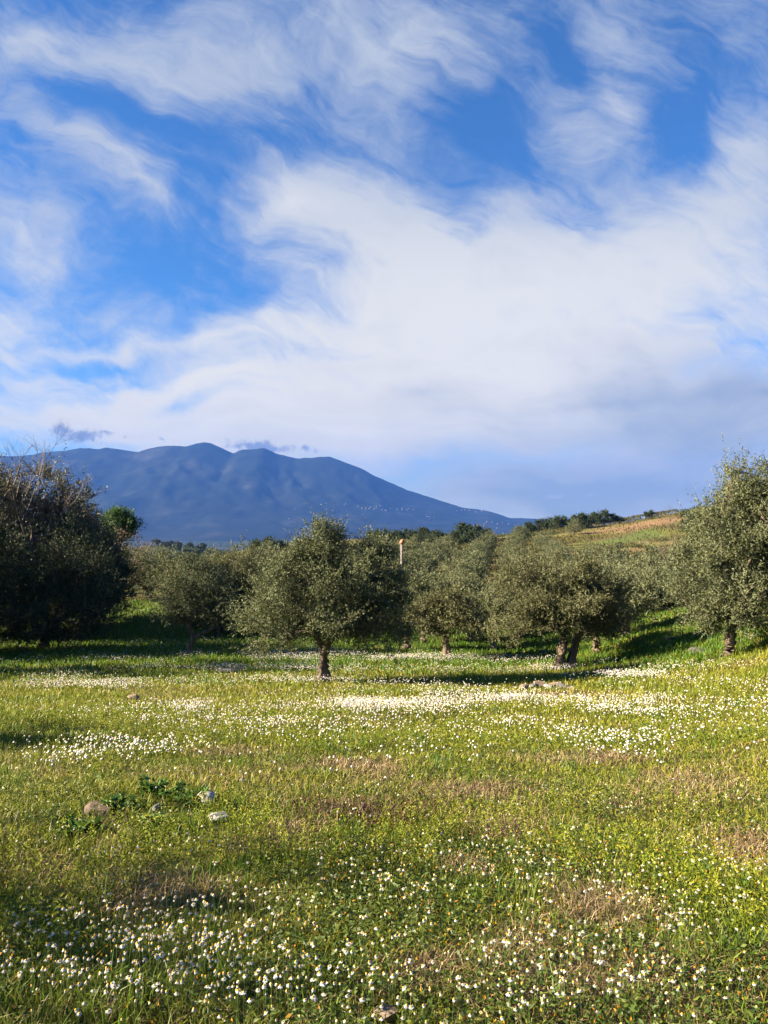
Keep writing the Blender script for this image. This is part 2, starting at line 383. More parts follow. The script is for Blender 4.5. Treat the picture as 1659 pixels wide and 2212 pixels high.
# ------------------------------------------------------------------ sky, sun, haze
def build_world():
    w = bpy.data.worlds.new('World'); scene.world = w; w.use_nodes = True
    nt = w.node_tree; N, L = nt.nodes, nt.links
    for n in list(N): N.remove(n)
    out = N.new('ShaderNodeOutputWorld'); bg = N.new('ShaderNodeBackground')
    STR = .1
    bg.inputs['Strength'].default_value = STR
    sky = nd(nt, 'ShaderNodeTexSky', _sky_type='NISHITA'); sky.sun_disc = False
    sky.sun_elevation = SUN_EL; sky.sun_rotation = SUN_ROT; sky.altitude = 200; sky.air_density = 1.0; sky.dust_density = .3; sky.ozone_density = 1.6
    tc = N.new('ShaderNodeTexCoord'); sp = N.new('ShaderNodeSeparateXYZ'); L.new(tc.outputs['Generated'], sp.inputs[0])
    def M(op, a, b=None, c=None, clamp=False):
        n = nd(nt, 'ShaderNodeMath', _operation=op); n.use_clamp = clamp
        for i, v in enumerate((a, b, c)):
            if v is None: continue
            if hasattr(v, 'is_output'): L.new(v, n.inputs[i])
            else: n.inputs[i].default_value = v
        return n.outputs[0]
    yc = M('MAXIMUM', sp.outputs[1], .08)
    u = M('DIVIDE', sp.outputs[0], yc); v = M('DIVIDE', sp.outputs[2], yc)
    cv = N.new('ShaderNodeCombineXYZ'); L.new(u, cv.inputs[0]); L.new(v, cv.inputs[1])
    P0 = cv.outputs[0]
    def noise(vec, scale, detail, rough=.55, dist=0.0, dims='3D'):
        n = nd(nt, 'ShaderNodeTexNoise', Scale=scale, Detail=float(detail), Roughness=rough, Distortion=dist); L.new(vec, n.inputs['Vector']); return n
    def mapping(vec, loc=(0,0,0), rot=0., sc=(1,1,1), typ='POINT'):
        mp = N.new('ShaderNodeMapping'); mp.vector_type = typ
        mp.inputs['Location'].default_value = loc; mp.inputs['Rotation'].default_value = (0,0,rot); mp.inputs['Scale'].default_value = sc
        L.new(vec, mp.inputs['Vector']); return mp.outputs[0]
    def warp(vec, scale, amt, detail):
        n = noise(vec, scale, detail)
        s = nd(nt, 'ShaderNodeVectorMath', _operation='SUBTRACT'); L.new(n.outputs['Color'], s.inputs[0]); s.inputs[1].default_value = (.5,.5,.5)
        k = nd(nt, 'ShaderNodeVectorMath', _operation='MULTIPLY_ADD'); L.new(s.outputs[0], k.inputs[0]); k.inputs[1].default_value = (amt, amt*.8, 0); L.new(vec, k.inputs[2])
        return k.outputs[0]
    PW = warp(warp(P0, 3.2, .20, 3), 11., .05, 4)
    K = S2/FPX
    def blobs(vec, lst):
        acc = 0.0
        for (X, Y, rx, ry, rot, wt) in lst:
            uu, vv = ray(X, Y)
            mp = mapping(vec, (float(uu), float(vv), 0), -radians(rot), (rx*K*1.75, ry*K*1.75, 1), 'TEXTURE')
            gr = nd(nt, 'ShaderNodeTexGradient', _gradient_type='QUADRATIC_SPHERE'); L.new(mp, gr.inputs[0])
            acc = M('MULTIPLY_ADD', gr.outputs[1], wt, acc)
        return acc
    CL = [(60,70,330,130,5,1.1),(330,180,230,90,25,.9),(560,120,330,120,12,.8),(850,90,230,150,15,1.15),(720,20,420,80,0,.5),(890,190,120,50,-10,.5),
          (1320,60,130,110,40,.65),(1300,230,110,170,10,1.0),(1410,150,60,220,-25,.45),(1230,250,140,120,-30,.5),(1570,90,120,170,10,.35),
          (210,340,170,75,38,.9),(290,440,200,60,40,.8),(40,270,140,45,18,.6),(30,500,90,170,-20,.95),(110,560,60,90,0,.4),
          (620,430,110,80,10,.9),(760,460,260,150,20,.9),(950,560,330,190,22,1.0),(720,360,200,60,12,.6),(1000,700,480,230,0,1.2),
          (1250,560,330,110,-4,.8),(1560,440,260,190,-25,1.1),(1620,300,150,120,-30,.8),(1500,620,350,160,0,1.0),(1120,430,160,50,-8,.4),
          (1100,820,800,150,0,1.1),(700,620,220,160,20,.4),(270,905,560,90,-2,1.2),(760,930,600,120,0,1.1),(80,800,260,110,12,.7),(30,690,130,60,15,.8),
          (480,742,300,36,-2,.75),(230,752,110,16,10,.5),(330,735,70,22,-25,.4),(600,700,160,40,-8,.5),(470,815,170,40,-8,.9),(330,850,90,24,0,.5),(1500,900,500,150,0,.8),(1300,1000,700,120,0,.55),
          # clear gaps
          (430,862,110,26,4,-1.15),(270,782,150,26,4,-.7),(30,830,90,26,12,-.45),(1080,290,170,70,20,-.6),(500,290,260,60,18,-.5),(340,600,140,130,0,-.5),(220,235,230,26,16,-.45),(1230,120,60,130,-20,-.7),(1450,310,70,60,-30,-.35)]
    dens = blobs(PW, CL)
    fine_ = noise(mapping(mapping(PW, rot=radians(28)), sc=(11., 52., 1)), 1.0, 5, .62, .5).outputs[0]
    st = mapping(mapping(PW, rot=radians(34)), sc=(3.4, 9., 1))
    fib = noise(st, 1.0, 6, .6, .6).outputs[0]
    sth = mapping(PW, rot=radians(-4), sc=(3.4, 19., 1))
    fibh = noise(sth, 1.0, 5, .58, .4).outputs[0]
    # streaks turn level towards the horizon
    lv = nd(nt, 'ShaderNodeMapRange', _interpolation_type='SMOOTHSTEP'); lv.inputs[1].default_value = .40; lv.inputs[2].default_value = .18; L.new(v, lv.inputs[0])
    fb = N.new('ShaderNodeMix'); fb.data_type = 'FLOAT'; L.new(lv.outputs[0], fb.inputs[0]); L.new(fib, fb.inputs[2]); L.new(fibh, fb.inputs[3])
    det = M('SUBTRACT', fb.outputs[0], .5)
    lo = noise(PW, 6.5, 8, .62).outputs[0]
    d = M('ADD', M('MULTIPLY_ADD', M('SUBTRACT', fine_, .5), .85, M('MULTIPLY_ADD', det, 2.1, dens)), M('MULTIPLY', M('SUBTRACT', lo, .5), 2.1))
    mr = nd(nt, 'ShaderNodeMapRange', _interpolation_type='SMOOTHSTEP'); mr.inputs[1].default_value = -.15; mr.inputs[2].default_value = 1.5; mr.inputs[4].default_value = .97; L.new(d, mr.inputs[0])
    mask = mr.outputs[0]
    E = 1/(STR*2**EXPO)
    sc3 = lambda c, k=1: tuple(q*E*k for q in c)
    # blue sky: the physical sky with its hue pulled to the photo's clear blue
    tint = nd(nt, 'ShaderNodeMix', _data_type='RGBA', _blend_type='MULTIPLY'); tint.inputs[0].default_value = 1
    L.new(sky.outputs[0], tint.inputs[6]); tint.inputs[7].default_value = (*SKYTINT, 1)
    # cloud: white low in the sky, bluer and thinner higher; grey-blue where thick and low on one side
    hi = nd(nt, 'ShaderNodeMapRange'); hi.inputs[1].default_value = .0; hi.inputs[2].default_value = .62; L.new(v, hi.inputs[0])
    rc = ramp(nt, [(0, sc3((1.12,1.02,.78))), (.24, sc3((1.06,.99,.82))), (.48, sc3((.88,.87,.82))), (.7, sc3((.66,.70,.76))), (1, sc3((.54,.61,.73)))])
    L.new(hi.outputs[0], rc.inputs[0])
    core = blobs(PW, [(620,420,110,60,10,.9),(1100,700,420,140,0,.8),(1330,240,70,90,0,.5),(500,900,400,60,0,.6),(60,700,90,40,10,.6),(110,380,160,60,35,.3),(60,60,160,60,0,.3),(940,110,120,120,0,.35)])
    c1 = mixc(nt, M('MULTIPLY', core, .7, clamp=True), rc.outputs[0], sc3((.93,.91,.87)))
    veil = blobs(PW, [(1480,960,640,170,3,1.35),(1660,870,460,100,5,.9),(1150,1040,460,90,0,.8),(900,840,140,22,-2,.55),(1300,850,260,16,-3,.4),(1600,1060,300,70,0,.6),(1250,1110,460,80,0,.9),(1000,1090,380,80,0,.7)])
    vm = M('MULTIPLY', M('ADD', veil, M('ADD', M('MULTIPLY', det, 1.6), M('MULTIPLY', M('SUBTRACT', lo, .5), 1.1))), .62, clamp=True)
    rv = ramp(nt, [(0, sc3((.46,.52,.46))), (.16, sc3((.44,.50,.50))), (.32, sc3((.37,.44,.58))), (.6, sc3((.36,.43,.60)))]); L.new(hi.outputs[0], rv.inputs[0])
    c2 = mixc(nt, vm, c1, rv.outputs[0])
    full = N.new('ShaderNodeMix'); full.data_type = 'RGBA'
    fr = nd(nt, 'ShaderNodeMapRange', _interpolation_type='SMOOTHSTEP'); fr.inputs[1].default_value = -.15; fr.inputs[2].default_value = .25; L.new(sp.outputs[1], fr.inputs[0])  # clouds removed from the unseen sky behind the camera, lessening fill on tree fronts
    lowv = nd(nt, 'ShaderNodeMapRange', _interpolation_type='SMOOTHSTEP'); lowv.inputs[1].default_value = .14; lowv.inputs[2].default_value = -.02; lowv.inputs[4].default_value = .92; L.new(v, lowv.inputs[0])
    mk = M('MULTIPLY', M('MAXIMUM', M('MAXIMUM', mask, M('MULTIPLY', veil, .8, clamp=True)), lowv.outputs[0]), fr.outputs[0])
    L.new(mk, full.inputs[0]); L.new(tint.outputs[2], full.inputs[6]); L.new(c2, full.inputs[7])
    # small dark cumulus scraps over the ridge
    pv = warp(P0, 30., .02, 5)
    pn = noise(pv, 55., 5, .6).outputs[0]
    pn2 = noise(pv, 130., 4, .6).outputs[0]
    puff = blobs(pv, [(135,930,34,20,30,1.5),(185,942,42,18,10,1.4),(230,935,30,7,0,.9),(268,940,12,6,0,1.1),(550,962,62,16,4,1.7),(590,970,40,10,4,1.2),(660,968,30,8,5,1.2),(470,966,40,5,-5,.8),(350,948,14,5,0,.8)])
    pm = nd(nt, 'ShaderNodeMapRange', _interpolation_type='SMOOTHSTEP'); pm.inputs[1].default_value = .2; pm.inputs[2].default_value = 1.25
    L.new(M('MULTIPLY_ADD', M('MULTIPLY', M('ADD', M('MULTIPLY', M('SUBTRACT', pn, .5), 2.4), M('MULTIPLY', M('SUBTRACT', pn2, .5), 1.6)), M('MULTIPLY', puff, 4.0, clamp=True)), 1.0, puff), pm.inputs[0])
    c3 = mixc(nt, M('MULTIPLY', pm.outputs[0], .85), full.outputs[2], sc3((.24,.31,.50)))
    wh = blobs(pv, [(1200,1070,34,7,-2,1.4),(1275,1071,22,6,0,1.3),(985,1072,18,5,0,.8)])
    wm = nd(nt, 'ShaderNodeMapRange', _interpolation_type='SMOOTHSTEP'); wm.inputs[1].default_value = .3; wm.inputs[2].default_value = 1.0
    L.new(M('MULTIPLY_ADD', M('SUBTRACT', pn, .5), 1.0, wh), wm.inputs[0])
    c4 = mixc(nt, M('MULTIPLY', wm.outputs[0], .5), c3, sc3((.66,.70,.82)))
    L.new(c4, bg.inputs['Color']); L.new(bg.outputs[0], out.inputs['Surface'])
    w.cycles.sampling_method = 'MANUAL'; w.cycles.sample_map_resolution = 512

SUN_EL = radians(25); SUN_AZ = radians(-97)      # bearing of the sun from +Y, clockwise
SUN_ROT = SUN_AZ
SKYTINT = (.100,.222,.365)
build_world()
sd = bpy.data.lights.new('sun', 'SUN'); sd.energy = 5.0; sd.angle = radians(.7); sd.color = (1.0,.86,.66)
so = link(bpy.data.objects.new('sun', sd))
from mathutils import Vector
sv = Vector((sin(SUN_AZ)*cos(SUN_EL), cos(SUN_AZ)*cos(SUN_EL), sin(SUN_EL)))
so.rotation_euler = sv.to_track_quat('Z', 'Y').to_euler(); so.location = sv*60

def box(lo, hi):
    x0,y0,z0 = lo; x1,y1,z1 = hi
    V = np.array([(x0,y0,z0),(x1,y0,z0),(x1,y1,z0),(x0,y1,z0),(x0,y0,z1),(x1,y0,z1),(x1,y1,z1),(x0,y1,z1)], float)
    Fq = np.array([(0,3,2,1),(4,5,6,7),(0,1,5,4),(1,2,6,5),(2,3,7,6),(3,0,4,7)])
    return V, Fq

def build_haze():
    V, Fq = box((-13000,-13000,-180), (13000,13000,960))
    m, nt, N, L = mat('haze_air')
    out = N.new('ShaderNodeOutputMaterial'); pv = N.new('ShaderNodeVolumePrincipled')
    pv.inputs['Color'].default_value = (.065,.185,.58,1); pv.inputs['Density'].default_value = 6.0e-5
    pv.inputs['Anisotropy'].default_value = 0.0
    L.new(pv.outputs[0], out.inputs['Volume'])
    o = obj('haze', mesh_np('haze', V, [Fq], m)); tag(o, 'blue air haze filling the valley in front of the mountain', 'haze', kind='stuff')
build_haze()

# ------------------------------------------------------------------ trees
def tube(pts, rad, sides=8, gnarl=0., seed=0, twist=0.):
    pts = np.asarray(pts, float); n = len(pts)
    tan = norm(np.gradient(pts, axis=0))
    up = np.array([0,0,1.]) if abs(tan[0][2]) < .9 else np.array([1.,0,0])
    a = norm(np.cross(tan, up)); b = np.cross(tan, a)
    th = np.linspace(0, 2*pi, sides, endpoint=False)
    ang = th[None,:]+twist*np.linspace(0,1,n)[:,None]
    r = np.asarray(rad, float)[:,None]*np.ones((1,sides))
    if gnarl:
        hh = np.linspace(0, 1, n)[:,None]
        rs = np.random.default_rng(seed); ph = rs.uniform(0, 6.28, 4)
        r = r*(1+gnarl*(.5*np.sin(3*th[None]+ph[0]+2.2*hh)+.35*np.sin(5*th[None]+ph[1]-3*hh)+.3*np.sin(2*th[None]+ph[2]+7*hh)))
    V = pts[:,None,:]+r[:,:,None]*(np.cos(ang)[:,:,None]*a[:,None,:]+np.sin(ang)[:,:,None]*b[:,None,:])
    i = np.arange(n-1)[:,None]; j = np.arange(sides)[None,:]; j2 = (j+1)%sides
    q = np.stack([i*sides+j, i*sides+j2, (i+1)*sides+j2, (i+1)*sides+j], -1).reshape(-1,4)
    V = V.reshape(-1,3)
    V = np.concatenate([V, pts[-1:]]); k = len(V)-1
    t = np.stack([np.full(sides, k), (n-1)*sides+(np.arange(sides)+1)%sides, (n-1)*sides+np.arange(sides)], -1)
    q = np.concatenate([q, np.stack([t[:,0],t[:,2],t[:,1],t[:,1]],-1)[:0]]) if False else q
    return V, q, t

class Build:
    def __init__(s): s.V=[]; s.Q=[]; s.T=[]; s.n=0
    def add(s, V, q=None, t=None):
        s.V.append(V)
        if q is not None and len(q): s.Q.append(q+s.n)
        if t is not None and len(t): s.T.append(t+s.n)
        s.n += len(V)
    def mesh(s, name, m, smooth=True, attrs=None):
        f = []
        if s.Q: f.append(np.concatenate(s.Q))
        if s.T: f.append(np.concatenate(s.T))
        return mesh_np(name, np.concatenate(s.V), f, m, attrs, smooth)

def clusters_in(rng, lobes, n, shell=.62):
    lobes = np.array(lobes, float)
    wts = lobes[:,3]*lobes[:,4]+lobes[:,4]*lobes[:,5]+lobes[:,3]*lobes[:,5]; wts = wts**.75; wts /= wts.sum()
    li = rng.choice(len(lobes), n, p=wts)
    d = norm(rng.normal(size=(n,3)))
    rr = np.where(rng.random(n) < shell, rng.uniform(.78, 1.08, n), rng.uniform(.25, .8, n))
    c = lobes[li,:3]+d*rr[:,None]*lobes[li,3:]
    return c, norm(d/lobes[li,3:])

def leaves(rng, base, d, length, width, tint):
    n = len(base)
    side = norm(np.cross(d, rng.normal(size=(n,3))))
    nrm = np.cross(side, d)
    l = length[:,None]; w = width[:,None]
    p0 = base; p2 = base+d*l
    mid = base+d*l*.45+nrm*l*.06
    V = np.stack([p0, mid+side*w*.5, p2, mid-side*w*.5], 1).reshape(-1,3)
    q = np.arange(n*4).reshape(-1,4)
    return V, q, np.repeat(tint, 4)

def crown_mesh(name, rng, lobes, ncl, spr, lps, sig, sl, ll, lw, m, up=.5, tintb=0., bright_tip=.22):
    """foliage: clumps of sprigs, each sprig a run of small leaves"""
    c, out = clusters_in(rng, lobes, ncl)
    cw = rng.gamma(2.2, 1., ncl); cw /= cw.sum(); n = ncl*spr
    ci = rng.choice(ncl, n, p=cw)
    base = c[ci]+rng.normal(size=(n,3))*(sig*rng.uniform(.6,1.35,ncl))[ci][:,None]*np.array([1,1,.85])
    ctint = rng.normal(.42+tintb, .2, ncl)
    d = norm(out[ci]*.75+np.array([0,0,up])+rng.normal(size=(n,3))*.55)
    length = sl*rng.uniform(.5, 1.35, n)
    long = rng.random(n) < .06
    length = np.where(long, length*2.0, length)
    d = np.where(long[:,None], norm(d+np.array([0,0,.5])), d)
    k = lps
    s = (np.tile(np.arange(k), (n,1))+rng.random((n,k)))/k
    bend = norm(rng.normal(size=(n,3)))*.18
    P = base[:,None,:]+(d[:,None,:]*s[...,None]+bend[:,None,:]*(s**2)[...,None])*length[:,None,None]
    ld = norm(d[:,None,:]*.55+rng.normal(size=(n,k,3))*.62)
    tint = np.clip(ctint[ci][:,None]+rng.normal(0,.16,(n,k))+bright_tip*np.clip(s-.55,0,1)*rng.random((n,1)), 0, 1)
    m_ = n*k
    V, q, t = leaves(rng, P.reshape(-1,3), ld.reshape(-1,3), ll*rng.uniform(.7,1.3,m_), lw*rng.uniform(.7,1.3,m_), tint.reshape(-1))
    me = mesh_np(name, V, [q], m, {'tint': t})
    return me, c

def bez(p0, p1, p2, n):
    t = np.linspace(0,1,n)[:,None]
    return (1-t)**2*p0+2*t*(1-t)*p1+t*t*p2

def trunk_mesh(name, rng, stems, cl, m, nlimb=9, fine=True, twig=.010):
    """stems: list of (points, radii); limbs grow from the stem tops to the leaf clumps"""
    B = Build(); tops = []
    for k, (pts, rad) in enumerate(stems):
        pts = np.array(pts, float); rad = np.array(rad, float)
        tt = np.linspace(0, 1, len(pts)); ti = np.linspace(0, 1, 18)
        pp = np.stack([np.interp(ti, tt, pts[:,i]) for i in range(3)], 1)
        pp[1:-1] = .25*pp[:-2]+.5*pp[1:-1]+.25*pp[2:]
        rr = np.interp(ti, tt, rad)
        pp[1:-1,:2] += rng.normal(0, .012, (16,2))
        rr *= 1+rng.normal(0, .04, 18)
        V, q, t = tube(pp, rr, 18, .24, int(rng.integers(1e6)), rng.uniform(.6, 1.4)); B.add(V, q, t)
        tops.append((pp[-1], rr[-1], pp))
    # limb targets: spread clumps
    cl = np.asarray(cl)
    tgt = [cl[rng.integers(len(cl))]]
    for _ in range(nlimb-1):
        dd = np.min(np.stack([np.linalg.norm(cl-g, axis=1) for g in tgt]), 0); tgt.append(cl[int(np.argmax(dd))])
    limbs = []
    for g in tgt:
        k = int(np.argmin([np.linalg.norm((tp[0]-g)[:2]) for tp in tops])) if len(tops) > 1 else 0
        tp, tr, pp = tops[k]
        s0 = pp[-1-int(rng.integers(0, 3))]
        g2 = s0+(g-s0)*.92
        ctl = s0+(g2-s0)*.45+np.array([0,0,.28*np.linalg.norm(g2-s0)])*rng.uniform(.5,1.2)+rng.normal(0,.12,3)
        P = bez(s0, ctl, g2, 12); P[1:-1] += rng.normal(0, .02, (10,3))
        V, q, t = tube(P, np.linspace(tr*.62, .012, 12), 7, .1, 1); B.add(V, q, t); limbs.append(P)
    if fine:
        LP = np.concatenate(limbs)
        for g in cl:
            dd = np.linalg.norm(LP-g, axis=1)+.4*np.maximum(LP[:,2]-g[2], 0); a = LP[int(np.argmin(dd))]
            ctl = (a+g)/2+rng.normal(0,.08,3)+np.array([0,0,.06])
            P = bez(a, ctl, g+(g-a)*.15, 5)
            V, q, t = tube(P, np.linspace(twig*1.4, twig*.4, 5), 4); B.add(V, q, t)
    return B.mesh(name, m)

def make_tree(name, label, cat, loc, lobes, stems, ncl, spr, lps, sig, sl, ll, lw, lm, seed, group=None, bark=None, nlimb=9, fine=True, up=.5, tintb=0., rz=0., twig=.010):
    rng = np.random.default_rng(seed)
    root = empty(name, loc, rz); tag(root, label, cat, group)
    me, cl = crown_mesh('crown', rng, lobes, ncl, spr, lps, sig, sl, ll, lw, lm, up, tintb)
    obj('crown', me, root)
    obj('trunk', trunk_mesh('trunk', rng, stems, cl, bark or M_bark, nlimb, fine, twig), root)
    return root

def stem_simple(h, r, lean=(0,0)):
    return ([(0,0,-.15),(0,0,0),(lean[0]*.3,lean[1]*.3,h*.4),(lean[0],lean[1],h)], [r*1.7,r*1.25,r*.95,r*.8])

GN = 'olive trees along the meadow edge'
# main tree in the meadow
make_tree('olive_tree', 'large round olive tree standing alone mid-meadow, its hollow split trunk in daisies', 'olive tree', at(700,22.0),
    [(-.05,0,2.1,2.2,1.9,.85),(-.1,0,2.9,1.6,1.4,.8),(-.05,0,3.45,.85,.8,.65),(-.08,0,3.95,.42,.4,.5),(1.2,.1,3.05,1.0,1.0,.65),(1.45,.1,3.55,.4,.4,.35),(-1.55,-.1,1.55,.75,.95,.7),(1.6,.1,1.75,.9,1.0,.85),(-1.15,-.4,2.75,.8,.8,.55),(-.6,-.9,2.0,.8,.7,.6),(-.9,0,3.5,.4,.4,.4)],
    [([(-.05,0,-.15),(-.06,0,.02),(-.05,0,.45),(.0,0,.8),(.16,0,1.25)],[.22,.16,.12,.115,.11]),([(.08,.02,-.12),(.09,.0,.02),(.07,.0,.5),(-.06,.0,.9),(-.22,.0,1.3)],[.17,.125,.095,.085,.085])],
    220, 42, 14, .175, .36, .074, .022, M_olive, 11, GN, nlimb=14, up=.55, tintb=.03)
# twin-trunk tree on the right
make_tree('olive_tree', 'broad olive tree with two thick trunks leaning apart, stones lying in front of it', 'olive tree', at(1219,25.3),
    [(-.2,0,2.1,1.6,1.6,.85),(-1.1,0,2.55,.95,1.0,.7),(-1.2,0,3.2,.5,.5,.4),(.9,0,2.55,1.0,1.1,.65),(.8,0,3.05,.5,.5,.35),(0,0,2.7,.8,.9,.55),(-1.6,-.2,1.55,.7,.8,.55),(1.3,.2,1.9,.85,1.0,.8),(-1.3,-.5,1.7,.6,.6,.4)],
    [([(-.2,-.05,-.15),(-.17,-.05,.0),(-.10,-.05,.6),(.0,-.05,1.1),(-.1,0,1.6)],[.32,.22,.16,.14,.12]),([(.27,.05,-.15),(.27,.05,.0),(.25,.05,.45),(.36,.05,.85),(.62,.05,1.35)],[.23,.165,.125,.115,.1])],
    185, 36, 14, .175, .36, .08, .024, M_olive_gold, 12, GN, nlimb=12, up=.5)
# tall one at the right edge
make_tree('olive_tree', 'tallest olive tree, its ragged crown sweeping low on the grassy rise near the frame edge', 'olive tree', at(1574,21.0),
    [(.8,0,2.0,2.1,2.0,1.3),(1.0,0,3.3,1.75,1.6,1.0),(1.15,0,4.2,1.35,1.2,.85),(.2,0,4.65,.5,.5,.5),(1.0,0,4.75,.5,.5,.4),(-.9,-.2,1.45,.8,.9,.75),(-.6,0,2.6,.85,.9,.7),(2.6,0,2.2,1.3,1.4,1.4),(-.3,-.1,3.8,.5,.5,.45),(-.2,-.6,1.2,.8,.7,.45)],
    [stem_simple(1.0,.145,(.08,0))],
    280, 41, 14, .185, .36, .076, .023, M_olive, 13, GN, nlimb=14, up=.5, tintb=.02)
# shaded lone tree on the left
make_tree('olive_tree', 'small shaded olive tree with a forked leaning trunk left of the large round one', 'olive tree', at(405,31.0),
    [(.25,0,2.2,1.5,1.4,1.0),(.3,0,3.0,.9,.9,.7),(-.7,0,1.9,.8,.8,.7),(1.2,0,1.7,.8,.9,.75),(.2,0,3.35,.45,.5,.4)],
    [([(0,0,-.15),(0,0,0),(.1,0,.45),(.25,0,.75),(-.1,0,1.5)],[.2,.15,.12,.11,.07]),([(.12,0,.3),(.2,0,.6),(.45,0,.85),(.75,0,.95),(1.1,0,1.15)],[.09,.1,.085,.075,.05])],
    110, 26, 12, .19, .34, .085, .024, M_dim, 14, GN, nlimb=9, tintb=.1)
mids = [ # X, dist, width, height, trunk height, trunk radius, leaf, seed, label
 (966,29.5,2.7,1250,.85,.13,M_olive_gold,21,'slim olive tree with one straight dark trunk between the round and twin-trunk olives'),
 (1288,28.0,1.9,1290,.85,.14,M_olive,22,'little olive tree with pale sprigs right behind the twin-trunk olive'),
 (1352,30.5,2.4,1215,.75,.15,M_olive,23,'olive tree with a short stubby leaning trunk, right of the little pale-sprigged tree'),
 (1066,32.5,2.3,1245,.6,.13,M_olive,24,'olive tree with a low reddish trunk half hidden by the twin-trunk crown'),
 (1019,36.5,2.8,1235,.6,.17,M_olive,25,'olive tree with a thick pale stump-like trunk deep in the grove shade'),
 (879,33.0,2.6,1225,.65,.16,M_olive,26,'dusky olive tree right behind the large round one, its short trunk dark'),
 (915,36.0,2.4,1228,.6,.13,M_olive,27,'silvery olive tree peeping over the slim straight-trunked one'),
 (1128,37.5,2.8,1230,.6,.14,M_olive,28,'silvery olive tree behind the twin-trunk crown on its left side'),
 (1420,35.0,3.2,1265,.4,.15,M_shade_dark,29,'dark shaded olive bush filling the gap beside the tallest olive'),
 (1475,36.5,3.0,1275,.4,.15,M_shade_dark,30,'dark olive under the low boughs of the tallest olive'),
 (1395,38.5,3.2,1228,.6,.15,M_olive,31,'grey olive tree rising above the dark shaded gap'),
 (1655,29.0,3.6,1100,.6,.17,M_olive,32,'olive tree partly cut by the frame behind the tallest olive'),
 (470,38.0,2.6,1228,.5,.14,M_shade_dark,33,'dark olive tree between the small forked tree and the large round one'),
 (548,40.0,2.8,1195,.6,.14,M_olive_gold,34,'tawny olive tree showing past the left flank of the large round one'),
]
for (X,D,w,h,th,tr,lm,sd_,lab) in mids:
    rs = np.random.default_rng(sd_); r = w/2
    h = (HOR-h*S2)/FPX*D+EYE-at(X,D)[2]-.42
    th += .18
    lob = [(0,0,th+(h-th)*.45,r,r,(h-th)*.38),(rs.uniform(-.3,.3)*r,0,h-.28*(h-th),r*.68,r*.68,(h-th)*.28),(-r*.5,rs.uniform(-.3,.3),th+.32*(h-th),r*.5,r*.6,(h-th)*.3),(r*.5,rs.uniform(-.3,.3),th+.35*(h-th),r*.5,r*.6,(h-th)*.32)]
    make_tree('olive_tree', lab, 'olive tree', at(X,D), lob, [stem_simple(th+.15,tr,(rs.uniform(-.15,.15),0))], int(30*w), 28, 11, .19, .32, .10, .034, lm, sd_, GN, nlimb=7, tintb=rs.uniform(-.05,.1), bark=M_bark_pale if sd_ in (25,24,23) else M_bark)

# dark bank of trees on the left
GL = 'dense dark trees banked on the left of the meadow'
def bushy(X, D, w, top, seed, lm, lab, name='evergreen_tree', cat='tree', th=.8, ncl=120, ll=.13, lw=.05, up=.5, bark=None, group=GL, sk=(0,0), low=.12, spr=24, lps=10, sig=.32, sl=.5, twig=.016, tintb=0.):
    rs = np.random.default_rng(seed); r = w/2
    h = (top if top < 20 else (HOR-top*S2)/FPX*D+EYE-at(X,D)[2]-.3)*.98
    lob = [(sk[0],sk[1],h*.42,r,r,h*(.42-low)),(rs.uniform(-.25,.25)*r+sk[0],0,h*.74,r*.68,r*.7,h*.25),(-r*.55,-.25*r,h*.38,r*.55,r*.55,h*.28),(r*.55,-.2*r,h*.36,r*.55,r*.55,h*.27),(0,-.5*r,h*.34,r*.6,r*.5,h*.24),(r*.4,0,h*.66,r*.42,r*.45,h*.2)]
    return make_tree(name, lab, cat, at(X,D), lob, [stem_simple(th,.05*h**.8+.04,(rs.uniform(-.2,.2),0))], ncl, spr, lps, sig, sl, ll, lw, lm, seed, group, bark=bark, nlimb=10, up=up, twig=twig, tintb=tintb)
bushy(95,33.5,5.6,1145,41,M_shade_dark,'broad dark olive at the front of the shaded left tree bank','olive_tree','olive tree',ncl=170,sig=.28,ll=.11,lw=.035)
bushy(-75,31.5,6.4,1085,42,M_shade_dark,'very dark tree at the left frame edge, foliage down to the grass','evergreen_tree',ncl=170,ll=.12,lw=.04,sig=.3)
bushy(222,46,5.0,1160,43,M_shade_dark,'dark olive at the right end of the shaded left tree bank','olive_tree','olive tree',ncl=120,ll=.12,lw=.04)
bushy(172,37.0,3.4,1116,44,M_shade_dark,'dark olive in the left bank with pale silvery sprigs catching sun on top','olive_tree','olive tree',ncl=90,ll=.12,lw=.035,tintb=.22)
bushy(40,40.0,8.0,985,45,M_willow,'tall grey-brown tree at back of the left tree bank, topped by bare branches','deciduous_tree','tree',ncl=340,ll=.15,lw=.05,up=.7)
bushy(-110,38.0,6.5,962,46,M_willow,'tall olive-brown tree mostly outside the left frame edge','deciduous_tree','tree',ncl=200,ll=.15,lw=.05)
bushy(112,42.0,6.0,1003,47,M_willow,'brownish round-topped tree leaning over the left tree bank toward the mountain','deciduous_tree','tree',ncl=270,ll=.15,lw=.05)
bushy(180,44.0,3.0,1073,48,M_shade_dark,'narrow dark evergreen on the right shoulder of the left tree bank','evergreen_tree',ncl=150,ll=.14,lw=.05)
bushy(212,47.0,2.6,1107,49,M_shade_dark,'small dark round evergreen just left of the bright green pine','evergreen_tree',ncl=90,ll=.14,lw=.05)

